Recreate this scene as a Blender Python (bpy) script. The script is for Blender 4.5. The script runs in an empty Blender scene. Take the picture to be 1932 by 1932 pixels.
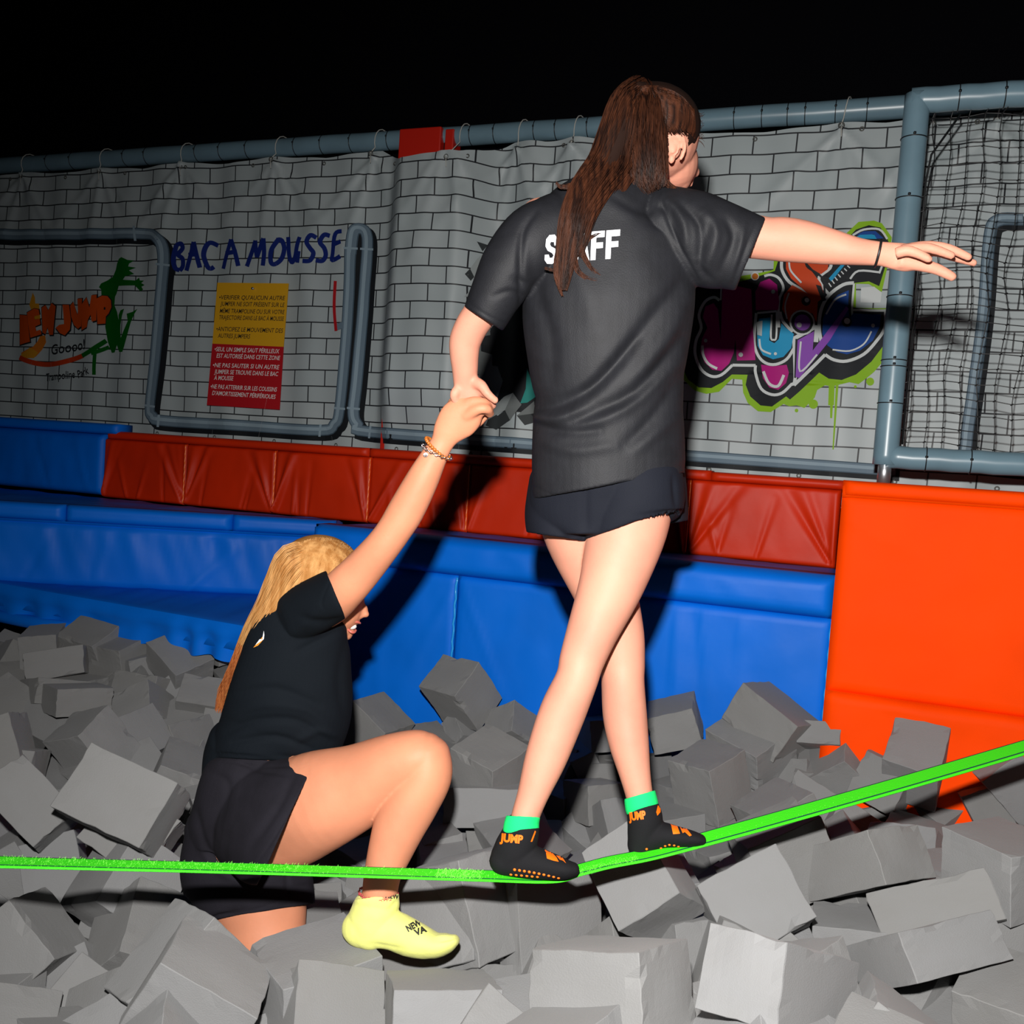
import bpy, bmesh, math, random
import numpy as np
from mathutils import Vector, Matrix, Quaternion, noise
from mathutils.geometry import tessellate_polygon
from mathutils.bvhtree import BVHTree

random.seed(7)
SC = bpy.context.scene
COL = SC.collection
PI = math.pi

# ---------------------------------------------------------------- camera
F = 1750.0                      # focal length in pixels of a 1932 px frame
CAM = Vector((0, 0, 1.1))       # eye height over the foam surface (z = 0)
pit = math.atan(85 / F); rol = math.radians(4.0)
FW = Vector((0, math.cos(pit), -math.sin(pit)))
U0 = Vector((0, math.sin(pit), math.cos(pit)))
RT = math.cos(rol) * Vector((1, 0, 0)) + math.sin(rol) * U0
UP = math.cos(rol) * U0 - math.sin(rol) * Vector((1, 0, 0))
cd = bpy.data.cameras.new('camera'); co = bpy.data.objects.new('camera', cd); COL.objects.link(co)
cd.sensor_width = 36; cd.lens = 36 * F / 1932; cd.clip_start = .05
M = Matrix((RT, UP, -FW)).transposed().to_4x4(); M.translation = CAM
co.matrix_world = M
SC.camera = co

# ---------------------------------------------------------------- light: the camera's flash and the dim hall
w = bpy.data.worlds.new('world'); SC.world = w; w.use_nodes = True
w.node_tree.nodes['Background'].inputs[0].default_value = (.55, .68, 1, 1)
w.node_tree.nodes['Background'].inputs[1].default_value = .003
fl = bpy.data.lights.new('flash', 'SPOT'); fo = bpy.data.objects.new('flash', fl); COL.objects.link(fo)
fl.energy = 540; fl.shadow_soft_size = .028; fl.spot_size = math.radians(142); fl.spot_blend = 1.0
fl.color = (1, .97, .93)
FLP = CAM + UP * .27 - RT * .04
fo.location = FLP
tgt = Vector((1.0, 2.8, .2))
fo.rotation_euler = (tgt - FLP).to_track_quat('-Z', 'Y').to_euler()
SC.view_settings.view_transform = 'Standard'; SC.view_settings.look = 'None'
SC.view_settings.exposure = 0.0; SC.view_settings.gamma = 1.0; SC.view_settings.use_curve_mapping = False
SC.cycles.max_bounces = 6; SC.cycles.diffuse_bounces = 2

# ---------------------------------------------------------------- pixel <-> place helpers
def ray(px, py): return FW + RT * ((px - 966) / F) - UP * ((py - 966) / F)
def P(px, py, Y):
    d = ray(px, py); return CAM + d * (Y / d.y)
K = .374
def W(px, py, Y0):              # on the vertical plane Y = Y0 - K X
    d = ray(px, py); t = Y0 / (d.y + K * d.x); return CAM + d * t
def proj(p):
    q = p - CAM; z = q.dot(FW); return 966 + F * q.dot(RT) / z, 966 - F * q.dot(UP) / z
NRM = Vector((-K, -1, 0)).normalized()   # the wall's normal, towards the camera
def PL(X, z, Y0, off=0): return Vector((X, Y0 - K * X, z)) + NRM * off

# ---------------------------------------------------------------- materials
def lin(c):
    if isinstance(c, str):
        c = [int(c[i:i + 2], 16) / 255 for i in (0, 2, 4)]
        c = [x / 12.92 if x <= .04045 else ((x + .055) / 1.055) ** 2.4 for x in c]
    return (*c[:3], 1)
MATS = {}
def mat(name, col, rough=.6, spec=.5, bump=None, var=None, sheen=0, sss=0, metal=0, coat=0):
    """bump=(scale, strength, distance); var=(scale, dark factor)"""
    if name in MATS: return MATS[name]
    m = bpy.data.materials.new(name); m.use_nodes = True; MATS[name] = m
    nt = m.node_tree; b = nt.nodes['Principled BSDF']; L = nt.links.new
    c = lin(col)
    b.inputs['Base Color'].default_value = c; b.inputs['Roughness'].default_value = rough
    b.inputs['Specular IOR Level'].default_value = spec; b.inputs['Metallic'].default_value = metal
    if sheen: b.inputs['Sheen Weight'].default_value = sheen; b.inputs['Sheen Roughness'].default_value = .5
    if coat: b.inputs['Coat Weight'].default_value = coat; b.inputs['Coat Roughness'].default_value = .15
    if sss:
        b.inputs['Subsurface Weight'].default_value = sss; b.inputs['Subsurface Scale'].default_value = .012
        b.inputs['Subsurface Radius'].default_value = (1, .35, .2)
    tc = nt.nodes.new('ShaderNodeTexCoord')
    if var:
        n = nt.nodes.new('ShaderNodeTexNoise'); n.inputs['Scale'].default_value = var[0]; n.inputs['Detail'].default_value = 5
        L(tc.outputs['Object'], n.inputs['Vector'])
        r = nt.nodes.new('ShaderNodeMix'); r.data_type = 'RGBA'
        r.inputs[6].default_value = tuple(x * var[1] for x in c[:3]) + (1,); r.inputs[7].default_value = c
        mr = nt.nodes.new('ShaderNodeMapRange'); mr.inputs[1].default_value = .35; mr.inputs[2].default_value = .62
        L(n.outputs['Fac'], mr.inputs[0]); L(mr.outputs[0], r.inputs[0]); L(r.outputs[2], b.inputs['Base Color'])
    if bump:
        n = nt.nodes.new('ShaderNodeTexNoise'); n.inputs['Scale'].default_value = bump[0]; n.inputs['Detail'].default_value = 4
        L(tc.outputs['Object'], n.inputs['Vector'])
        bp = nt.nodes.new('ShaderNodeBump'); bp.inputs['Strength'].default_value = bump[1]; bp.inputs['Distance'].default_value = bump[2]
        L(n.outputs['Fac'], bp.inputs['Height']); L(bp.outputs[0], b.inputs['Normal'])
    return m

# ---------------------------------------------------------------- object helpers
def tag(o, label=None, cat=None, group=None, kind=None):
    if label: o['label'] = label
    if cat: o['category'] = cat
    if group: o['group'] = group
    if kind: o['kind'] = kind
    return o
def empty(name, loc=(0, 0, 0), **k):
    o = bpy.data.objects.new(name, None); COL.objects.link(o); o.location = loc; o.empty_display_size = .05
    return tag(o, **k)
def parent(o, p):
    if p is not None:
        o.parent = p; o.matrix_parent_inverse = Matrix.Translation(p.location).inverted()
def obj(name, verts, faces, m, par=None, smooth=True, mats=None, fm=None):
    me = bpy.data.meshes.new(name); me.from_pydata([tuple(v) for v in verts], [], faces); me.update()
    for x in (mats or [m]): me.materials.append(x)
    if fm: me.polygons.foreach_set('material_index', fm)
    if smooth: me.polygons.foreach_set('use_smooth', [True] * len(me.polygons))
    o = bpy.data.objects.new(name, me); COL.objects.link(o); parent(o, par); return o
class MB:
    def __init__(s): s.v = []; s.f = []; s.fm = []
    def add(s, v, f, mi=0):
        n = len(s.v); s.v += [tuple(x) for x in v]; s.f += [tuple(i + n for i in q) for q in f]; s.fm += [mi] * len(f)
    def build(s, name, m, par=None, smooth=True, mats=None): return obj(name, s.v, s.f, m, par, smooth, mats, s.fm if mats else None)
    def box(s, a, b, mi=0):
        (x0, y0, z0), (x1, y1, z1) = a, b
        s.add([(x0, y0, z0), (x1, y0, z0), (x1, y1, z0), (x0, y1, z0), (x0, y0, z1), (x1, y0, z1), (x1, y1, z1), (x0, y1, z1)],
              [(3, 2, 1, 0), (4, 5, 6, 7), (0, 1, 5, 4), (1, 2, 6, 5), (2, 3, 7, 6), (3, 0, 4, 7)], mi)
    def tube(s, pts, r, n=12, cap=True, mi=0):
        pts = [Vector(p) for p in pts]; N = len(pts); rr = r if isinstance(r, (list, tuple)) else [r] * N
        t0 = (pts[1] - pts[0]).normalized(); a = t0.orthogonal().normalized(); vs = []
        for i in range(N):
            t = (pts[min(i + 1, N - 1)] - pts[max(i - 1, 0)]).normalized()
            a = (a - t * a.dot(t)).normalized(); b = t.cross(a)
            for k in range(n):
                th = 2 * PI * k / n; vs.append(pts[i] + (a * math.cos(th) + b * math.sin(th)) * rr[i])
        fs = [(i * n + k, i * n + (k + 1) % n, (i + 1) * n + (k + 1) % n, (i + 1) * n + k) for i in range(N - 1) for k in range(n)]
        if cap: fs += [tuple(reversed(range(n))), tuple((N - 1) * n + k for k in range(n))]
        s.add(vs, fs, mi)
    def loop(s, c, ax, r, th, n=20, m=6, ry=None):      # torus around axis ax
        ax = Vector(ax).normalized(); a = ax.orthogonal().normalized(); b = ax.cross(a); vs = []
        for i in range(n):
            A = 2 * PI * i / n; d = a * math.cos(A) + b * math.sin(A)
            for j in range(m):
                B = 2 * PI * j / m; vs.append(Vector(c) + d * (r + th * math.cos(B)) + ax * th * math.sin(B))
        fs = [(i * m + j, ((i + 1) % n) * m + j, ((i + 1) % n) * m + (j + 1) % m, i * m + (j + 1) % m) for i in range(n) for j in range(m)]
        s.add(vs, fs)
def crom(pts, sub):
    """Catmull-Rom through rows of numbers"""
    A = np.array(pts, float); out = []; n = len(A)
    for i in range(n - 1):
        p0 = A[max(i - 1, 0)]; p1 = A[i]; p2 = A[i + 1]; p3 = A[min(i + 2, n - 1)]
        for k in range(sub):
            t = k / sub
            out.append(.5 * ((2 * p1) + (-p0 + p2) * t + (2 * p0 - 5 * p1 + 4 * p2 - p3) * t * t + (-p0 + 3 * p1 - 3 * p2 + p3) * t ** 3))
    out.append(A[-1]); return np.array(out)

# ---------------------------------------------------------------- colours
VB = mat('blue_vinyl', (.0, .155, .74), .5, .2, bump=(5, .12, .02), var=(2.2, .88))
VO = mat('orange_vinyl', (1.0, .062, .0), .62, .06, bump=(5, .12, .02), var=(2, .85))
VR = mat('red_orange_vinyl', (.62, .024, .0005), .5, .25, bump=(5, .12, .02), var=(2, .8))
SEAM = mat('orange_piping', (.95, .16, .02), .3, .6)
SEAMB = mat('blue_piping', (.02, .35, .85), .25, .7)
PIPEM = mat('grey_blue_foam_sleeve', (.155, .25, .31), .32, .5, var=(6, .88))
BLK = mat('black_plastic', (.008, .008, .009), .4)
DARK = mat('dark_hall', (.003, .003, .004), .95, .0)
STEEL = mat('galvanised_steel', (.55, .57, .6), .35, metal=.9)

# ---------------------------------------------------------------- the hall
mb = MB(); mb.box((-9, -1.5, -.95), (7, 9.5, -.9)); tag(mb.build('floor', DARK, smooth=False), kind='structure')
mb = MB(); mb.box((-9, -1.5, 5.2), (7, 9.5, 5.3)); tag(mb.build('ceiling', DARK, smooth=False), kind='structure')
YW = 4.6                         # banner plane
mb = MB()
a = PL(-4.6, -.9, YW + .35); b = PL(4.2, -.9, YW + .35); th = Vector((-NRM.x, -NRM.y, 0)) * .1
mb.add([a, b, b + th, a + th] + [v + Vector((0, 0, 6.1)) for v in (a, b, b + th, a + th)],
       [(3, 2, 1, 0), (4, 5, 6, 7), (0, 1, 5, 4), (1, 2, 6, 5), (2, 3, 7, 6), (3, 0, 4, 7)])
tag(mb.build('wall_back', DARK, smooth=False), kind='structure')
# faint roof purlins
for i, (z, dy) in enumerate(((4.55, 1.0), (4.75, .2), (4.95, -.6))):
    mb = MB(); a = PL(-4.4, z, 4.0 + dy); b = PL(3.3, z, 4.0 + dy)
    mb.add([a, b, b + Vector((0, .08, 0)), a + Vector((0, .08, 0))] + [v + Vector((0, 0, .14)) for v in (a, b, b + Vector((0, .08, 0)), a + Vector((0, .08, 0)))],
           [(3, 2, 1, 0), (4, 5, 6, 7), (0, 1, 5, 4), (1, 2, 6, 5), (2, 3, 7, 6), (3, 0, 4, 7)])
    o = mb.build('trim_%d' % (i + 1), mat('purlin_steel', (.012, .012, .014), .7), smooth=False); tag(o, kind='structure')

# ---------------------------------------------------------------- banner
TIES = [W(x, y, YW) for x, y in ((47, 326), (194, 318), (346, 307), (523, 302), (709, 294), (868, 287), (978, 280), (1082, 276), (1260, 262), (1588, 243), (1760, 236), (1880, 230))]
CR = []
rnd = random.Random(3)
for t in TIES:
    for a in (-40, -17, 14, 37): CR.append((t.x, t.z, math.radians(a + rnd.uniform(-8, 8)), rnd.uniform(.4, 1)))
def bd(X, z):
    """how far the banner stands off its plane"""
    def S(a, b, x):
        t = min(1, max(0, (x - a) / (b - a))); return t * t * (3 - 2 * t)
    d = .15 * S(-.75, -.61, X) * (1 - S(-.34, -.16, X)) * (.45 + .55 * S(1.15, 1.5, z))
    d += .03 * math.exp(-((X + .02) / .07) ** 2) + .02 * math.exp(-((X - .2) / .06) ** 2)
    d += .010 * math.sin(X * 11 + math.sin(z * 2) * .6) * (.5 + .5 * math.sin(X * 3.1 + 1)) + .006 * math.sin(X * 27 + z) + .004 * noise.noise(Vector((X * 3, z * 3, 0)))
    for (tx, tz, a, s) in CR:
        dx = X - tx; dz = tz - z
        if dz <= 0 or abs(dx) > 1.2: continue
        al = dz * math.cos(a) + dx * math.sin(a)
        if al <= 0: continue
        pe = dx * math.cos(a) - dz * math.sin(a); wd = .012 + .05 * al
        d += .021 * s * math.exp(-al / .45) * math.exp(-(pe / wd) ** 2)
    return d
def BN(X, z, off=0): return PL(X, z, YW, bd(X, z) + off)
BANNER = empty('brick_print_banner', (TIES[4].x, TIES[4].y, 1.1), label='wide white banner printed with brick wall, pipes and lettering, hanging behind the pads', cat='banner')
X0, X1, Z0 = -3.75, 3.1, 1.02
def btop(X):
    s = 2.690 - .0 * X
    near = min(abs(X - t.x) for t in TIES)
    return s - .02 * min(1, near / .3) - .075 * max(0, min(1, (X + .80) / .15, (-.12 - X) / .2))
nx, nz = 490, 110; vs = []; uv = []
for j in range(nz + 1):
    for i in range(nx + 1):
        X = X0 + (X1 - X0) * i / nx; z = Z0 + (btop(X) - Z0) * j / nz
        vs.append(BN(X, z)); uv.append((X * 1.0677 + .02 * noise.noise(Vector((X * 2, z * 2, 3))), z + .006 * noise.noise(Vector((X * 2.5, z * 2, 9)))))
fs = [(j * (nx + 1) + i, j * (nx + 1) + i + 1, (j + 1) * (nx + 1) + i + 1, (j + 1) * (nx + 1) + i) for j in range(nz) for i in range(nx)]
m = bpy.data.materials.new('brick_print_pvc'); m.use_nodes = True; nt = m.node_tree; L = nt.links.new; bs = nt.nodes['Principled BSDF']
uvn = nt.nodes.new('ShaderNodeUVMap'); br = nt.nodes.new('ShaderNodeTexBrick')
br.inputs['Scale'].default_value = 1; br.inputs['Brick Width'].default_value = .187; br.inputs['Row Height'].default_value = .0857
br.inputs['Mortar Size'].default_value = .0035; br.inputs['Mortar Smooth'].default_value = .1
br.inputs['Color1'].default_value = (.40, .455, .47, 1); br.inputs['Color2'].default_value = (.44, .49, .505, 1); br.inputs['Mortar'].default_value = (.018, .02, .024, 1)
L(uvn.outputs[0], br.inputs['Vector'])
n = nt.nodes.new('ShaderNodeTexNoise'); n.inputs['Scale'].default_value = 2.5; n.inputs['Detail'].default_value = 6; L(uvn.outputs[0], n.inputs['Vector'])
mx = nt.nodes.new('ShaderNodeMix'); mx.data_type = 'RGBA'; mx.blend_type = 'MULTIPLY'; mx.inputs[0].default_value = .25
L(br.outputs['Color'], mx.inputs[6]); L(n.outputs['Fac'], mx.inputs[7]); L(mx.outputs[2], bs.inputs['Base Color'])
bs.inputs['Roughness'].default_value = .5; bs.inputs['Specular IOR Level'].default_value = .45
o = obj('banner_sheet', vs, fs, m, BANNER)
ul = o.data.uv_layers.new(name='UVMap'); li = np.zeros(len(o.data.loops), int); o.data.loops.foreach_get('vertex_index', li)
ul.data.foreach_set('uv', np.array(uv)[li].ravel())
# grommets and cords
mb = MB()
for t in TIES: mb.loop(BN(t.x, btop(t.x) - .03, .002), NRM, .011, .003, 14, 6)
for X in np.arange(X0 + .1, X1, .42): mb.loop(BN(X, btop(X) - .03, .002), NRM, .008, .003, 12, 6)
for X in np.arange(X0 + .2, X1, .37): mb.loop(BN(X, 1.15, .002), NRM, .008, .003, 12, 6)
mb.build('grommets', mat('dull_brass', (.12, .12, .11), .5, metal=.6), BANNER)['kind'] = 'stuff'
RAILZ = 2.745
for t in TIES:
    mb = MB(); g = BN(t.x, btop(t.x) - .03, .006); c = PL(t.x + .02, RAILZ, YW + .02)
    pts = [g]
    for k in range(9):
        A = -.9 + k * .45; pts.append(c + NRM * .058 * math.cos(A) + Vector((-.01 + .004 * k, 0, .058 * math.sin(A))))
    mb.tube(pts, .0028, 6); mb.tube([g, g + Vector((.004, 0, -.05))], .0025, 5)
    mb.build('tie_cord', mat('pale_cord', (.45, .45, .42), .8), BANNER)

# flat prints that follow the banner
def subdiv(v2, tris, mx=.045):
    bm = bmesh.new(); vv = [bm.verts.new((a, b, 0)) for a, b in v2]
    for t in tris:
        try: bm.faces.new([vv[i] for i in t])
        except ValueError: pass
    for _ in range(5):
        e = [e for e in bm.edges if e.calc_length() > mx]
        if not e: break
        bmesh.ops.subdivide_edges(bm, edges=e, cuts=1); bmesh.ops.triangulate(bm, faces=bm.faces[:])
    bm.verts.index_update()
    r = [(v.co.x, v.co.y) for v in bm.verts], [[v.index for v in f.verts] for f in bm.faces]; bm.free(); return r
def orient(v2, t):
    (x0, y0), (x1, y1), (x2, y2) = [v2[i] for i in t[:3]]
    return t if (x1 - x0) * (y2 - y0) - (x2 - x0) * (y1 - y0) > 0 else list(reversed(t))
def flat(polys, off):
    """polys: lists of (X, z); returns verts, faces lying off metres before the banner"""
    V = []; Fc = []
    for i, p in enumerate(polys):
        tr = tessellate_polygon([[Vector((a, b, 0)) for a, b in p]])
        v2, tt = subdiv(p, [orient(p, list(t)) for t in tr]); n = len(V)
        V += [BN(a, b, off + .0001 * (i % 8)) for a, b in v2]; Fc += [tuple(k + n for k in orient(v2, t)) for t in tt]
    return V, Fc
def T(tile, pts):
    ox, oy, s = tile
    r = []
    for a, b in pts:
        p = W(ox + a / s, oy + b / s, YW); r.append((p.x, p.z))
    return r
def corr(poly):
    return poly
def ribbon(pts, wd, sub=5):
    A = crom(pts, sub) if len(pts) > 2 else np.array(pts, float)
    d = np.gradient(A, axis=0); d /= np.linalg.norm(d, axis=1)[:, None] + 1e-9; nn = np.stack([-d[:, 1], d[:, 0]], 1) * wd / 2
    l = A + nn; r = A - nn; return [[tuple(l[i]), tuple(l[i + 1]), tuple(r[i + 1]), tuple(r[i])] for i in range(len(A) - 1)]
def circ(x, y, r, n=22): return [(x + r * math.cos(2 * PI * k / n), y + r * math.sin(2 * PI * k / n)) for k in range(n)]
class Print:
    def __init__(s, name, tile, off=.004): s.n = name; s.t = tile; s.v = []; s.f = []; s.fm = []; s.m = []; s.off = off
    def put(s, polys, m, raise_=True):
        if raise_: s.off += .0012
        V, Fc = flat([T(s.t, p) for p in polys], s.off)
        if m not in s.m: s.m.append(m)
        n = len(s.v); s.v += V; s.f += [tuple(i + n for i in q) for q in Fc]; s.fm += [s.m.index(m)] * len(Fc)
    def line(s, pts, wd, m, sub=5, raise_=True): s.put(ribbon(pts, wd, sub), m, raise_)
    def done(s, par=None): return obj(s.n, s.v, s.f, None, par or BANNER, True, s.m, s.fm)
def ink(name, col): return mat('ink_' + name, col, .6, .2)
I_PIPE = ink('pipe', (.13, .185, .235)); I_PIPEL = ink('pipe_light', (.24, .32, .38)); I_PIPED = ink('pipe_dark', (.05, .08, .11)); I_BLK = ink('black', (.008, .01, .013))
I_NAVY = ink('navy', (.006, .018, .15)); I_WHT = ink('white', (.55, .58, .58)); I_RED = ink('red', (.4, .01, .015))
pr = Print('printed_pipes', (0, 0, 1))
def ppipe(pts, wd=21):
    pr.off = .0035
    pr.line([(x + 7, y + 8) for x, y in pts], wd + 3, I_BLK); pr.line(pts, wd, I_PIPED); pr.line(pts, wd * .82, I_PIPE); pr.line([(x - wd * .1, y - wd * .1) for x, y in pts], wd * .3, I_PIPEL)
ppipe([(-40, 443), (120, 443), (262, 441), (300, 450), (313, 482), (307, 560), (296, 680), (286, 768), (292, 786), (312, 794), (460, 803), (606, 812), (632, 800), (642, 775), (655, 640), (664, 470)])
ppipe([(664, 480), (669, 440), (681, 432), (692, 442), (693, 480), (684, 600), (674, 720), (668, 778), (676, 802), (700, 815), (1000, 838), (1300, 860), (1690, 888)])
ppipe([(1930, 415), (1882, 418), (1866, 450), (1854, 600), (1835, 740), (1822, 835), (1830, 870), (1940, 885)], 24)
pr.off += .001
for a, b in (((255, 427), (257, 455)), ((300, 500), (324, 502)), ((276, 765), (297, 768)), ((304, 783), (302, 806)), ((606, 801), (604, 824)), ((632, 770), (654, 772)), ((653, 470), (677, 470)), ((681, 470), (705, 471)), ((657, 770), (680, 772)), ((700, 804), (697, 827))): pr.line([a, b], 4, I_PIPEL, raise_=False)
pr.line([(635, 531), (632, 580), (636, 625)], 6, I_RED); pr.line([(637, 618), (650, 614)], 12, I_PIPE, raise_=False)
pr.done()
# brush lettering
S_ = (300, 400, 5.084); pr = Print('brush_lettering', S_, .004)
for st in ([(175, 320), (150, 450), (165, 540), (205, 560)], [(172, 322), (215, 305), (232, 350), (190, 410), (232, 450), (235, 520), (205, 565)],
           [(342, 290), (312, 420), (270, 565)], [(342, 290), (370, 420), (395, 535)], [(290, 415), (385, 405)], [(560, 320), (490, 292), (450, 330), (430, 420), (460, 520), (490, 540), (518, 522)],
           [(705, 268), (660, 400), (618, 545)], [(705, 268), (745, 400), (772, 522)], [(642, 400), (762, 385)], [(935, 278), (900, 400), (852, 525)], [(935, 278), (942, 360), (955, 440)],
           [(1015, 258), (985, 350), (952, 440)], [(1015, 258), (1022, 400), (1010, 520)], [(1150, 268), (1090, 370), (1085, 480), (1120, 505), (1180, 450), (1203, 350), (1178, 272), (1135, 272)],
           [(1240, 240), (1250, 400), (1275, 482), (1312, 440), (1340, 320), (1362, 245)], [(1352, 380), (1335, 490)], [(1520, 252), (1470, 230), (1430, 290), (1460, 350), (1492, 400), (1460, 470), (1390, 475)],
           [(1645, 232), (1590, 222), (1550, 290), (1590, 350), (1602, 420), (1570, 470), (1512, 466)], [(1765, 190), (1700, 215), (1672, 400), (1668, 465), (1755, 432)], [(1692, 312), (1760, 290)]):
    pr.off = .004 + .0006 * rnd.random(); pr.line(st, 42, I_NAVY)
pr.done()

# text helper: Blender's own font, turned to mesh, returned as 0..1 coordinates
def text_mesh(s, bold=.0, shear=0.):
    c = bpy.data.curves.new('t', 'FONT'); c.body = s; c.resolution_u = 3; c.offset = bold; c.shear = shear
    o = bpy.data.objects.new('t', c); COL.objects.link(o)
    dg = bpy.context.evaluated_depsgraph_get(); me = bpy.data.meshes.new_from_object(o.evaluated_get(dg))
    V = [(v.co.x, v.co.y) for v in me.vertices]; Fc = [list(p.vertices) for p in me.polygons]
    bpy.data.objects.remove(o); bpy.data.curves.remove(c); bpy.data.meshes.remove(me)
    xs = [v[0] for v in V]; x0, x1 = min(xs), max(xs); h = .72
    return [((x - x0) / (x1 - x0), y / h) for x, y in V], Fc
def text_px(s, a, b, h, bold=.0, shear=.0, up=None):
    """a, b: baseline ends, h: cap height"""
    V, Fc = text_mesh(s, bold, shear); ax = Vector(b) - Vector(a); u = up or Vector((ax.y, -ax.x)).normalized()
    return [tuple(Vector(a) + ax * x + Vector(u) * h * y) for x, y in V], Fc

# the club's sign print on the left
N_ = (50, 460, 6.9); pr = Print('printed_logo', N_, .004)
I_GRN = ink('green', (.0, .085, .004)); I_ORG = ink('orange', (.50, .06, .004)); I_YEL = ink('yellow', (.5, .22, .01))
pr.put([[(240, 1190), (252, 1280), (200, 1380), (130, 1470), (60, 1490), (-60, 1480), (-60, 1420), (100, 1340), (150, 1270), (180, 1200)]], ink('amber', (.5, .14, .01)))
pr.put([[(-60, 1440), (30, 1390), (60, 1350), (110, 1380), (160, 1420), (110, 1490), (-60, 1490)], [(60, 800), (100, 640), (125, 700), (130, 780), (170, 780), (190, 1040), (150, 1060)]], I_YEL)
pr.put([[(1255, 180), (1290, 195), (1330, 215), (1410, 220), (1350, 262), (1340, 300), (1430, 312), (1350, 350), (1410, 395), (1300, 430), (1270, 470), (1300, 475), (1430, 480), (1470, 440), (1480, 478), (1540, 482), (1500, 512), (1550, 540), (1505, 560), (1530, 600), (1490, 618), (1420, 545), (1210, 550), (1180, 650), (1158, 690), (1150, 800), (1190, 890), (1215, 1000), (1212, 930), (1240, 870), (1290, 850), (1262, 940), (1240, 1060), (1238, 1150), (1245, 1225), (1340, 1010), (1325, 915), (1400, 890), (1460, 850), (1420, 920), (1380, 1020), (1330, 1200), (1290, 1340), (1265, 1410), (1220, 1410), (1185, 1320), (1150, 1415), (1110, 1420), (1060, 1280), (1030, 1080), (1040, 950), (1080, 800), (990, 690), (990, 600), (965, 570), (990, 520), (1060, 480), (1130, 430), (1170, 340), (1190, 260), (1220, 200)]], I_GRN)
pr.line([(-80, 1480), (0, 1515), (150, 1560), (300, 1572), (450, 1555), (600, 1510), (760, 1455)], 62, ink('swoosh', (.42, .035, .004)))
pr.line([(740, 1462), (850, 1405), (940, 1340), (1045, 1262)], 58, I_GRN); pr.line([(870, 1432), (960, 1400), (1080, 1345)], 50, I_GRN); pr.line([(918, 1420), (908, 1560), (903, 1708)], 42, I_GRN)
LT = [[(-60, 930), (45, 940), (80, 1280), (-60, 1320)], [(45, 905), (130, 850), (180, 860), (190, 930), (130, 950), (135, 992), (192, 980), (200, 1050), (142, 1080), (150, 1140), (200, 1120), (210, 1180), (85, 1230), (58, 1050)],
      [(215, 835), (265, 800), (300, 870), (318, 840), (350, 775), (412, 820), (375, 1190), (315, 1190), (290, 1090), (262, 1180), (225, 1160)],
      [(500, 800), (578, 800), (603, 1000), (590, 1120), (530, 1198), (470, 1170), (415, 1100), (460, 1062), (520, 1050), (512, 930)],
      [(592, 812), (635, 760), (672, 880), (690, 930), (700, 880), (690, 722), (758, 720), (742, 1080), (692, 1112), (640, 1060), (605, 950)],
      [(755, 795), (825, 705), (862, 840), (888, 680), (948, 672), (942, 1005), (890, 1022), (875, 930), (842, 1000), (828, 1092), (750, 1132), (745, 900)],
      [(940, 725), (1010, 680), (1070, 685), (1115, 740), (1122, 830), (1085, 910), (1050, 950), (1045, 1042), (955, 1052)]]
def grow(p, k):
    cx = sum(a for a, b in p) / len(p); cy = sum(b for a, b in p) / len(p)
    return [(a + k * (a - cx) / (abs(a - cx) + 30), b + k * (b - cy) / (abs(b - cy) + 30)) for a, b in p]
pr.put([[(a + 3, b + 4) for a, b in grow(p, 14)] for p in LT], I_BLK); pr.put(LT, I_ORG); pr.put([[(1030, 825), (1050, 835), (1045, 865), (1025, 860)]], I_BLK)
for s_, a, b, h in (("Goooo!", (365, 1450), (815, 1370), 130), ("Trampoline", (285, 1790), (655, 1745), 100), ("Park", (702, 1752), (862, 1690), 100)):
    V, Fc = text_px(s_, a, b, h, .012, .25); pr.off += .001
    q = T(N_, V); n = len(pr.v); pr.v += [BN(x, z, pr.off) for x, z in q]; pr.f += [tuple(i + n for i in f) for f in Fc]; pr.fm += [pr.m.index(I_BLK)] * len(Fc)
pr.done()

# the graffiti
G_ = (1250, 400, 4.11); pr = Print('graffiti_print', G_, .004)
LIME = ink('lime', (.22, .42, .01)); MAG = ink('magenta', (.38, .004, .17)); CYA = ink('cyan', (.01, .26, .48)); PUR = ink('purple', (.22, .06, .38)); BLU = ink('blue', (.004, .05, .25)); ORA = ink('vermilion', (.52, .05, .008))
pr.put([[(130, 1200), (165, 1300), (250, 1385), (340, 1410), (440, 1395), (540, 1295), (618, 1300), (625, 1400), (660, 1480), (740, 1545), (840, 1552), (940, 1490), (985, 1508), (1040, 1500), (1100, 1520), (1180, 1440), (1200, 1380), (1260, 1345), (1290, 1350), (1285, 1500), (1330, 1500), (1335, 1350), (1450, 1322), (1520, 1335), (1580, 1290), (1640, 1240), (1700, 1170), (1760, 1000), (1770, 745), (1500, 745), (1500, 560), (1600, 560), (1700, 620), (1750, 400), (1778, 200), (1700, 90), (1640, 70), (1520, 85), (1430, 170), (1300, 330), (865, 350), (860, 450), (790, 465), (600, 500), (230, 540), (180, 700), (150, 950)]], LIME)
pr.put([[(1300, 1490), (1322, 1490), (1316, 1600), (1300, 1598)], [(1345, 1335), (1366, 1335), (1328, 1842), (1318, 1842)], circ(1170, 1490, 36), circ(1610, 1315, 31), circ(1040, 1540, 14), circ(1495, 1356, 11)], LIME)
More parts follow.
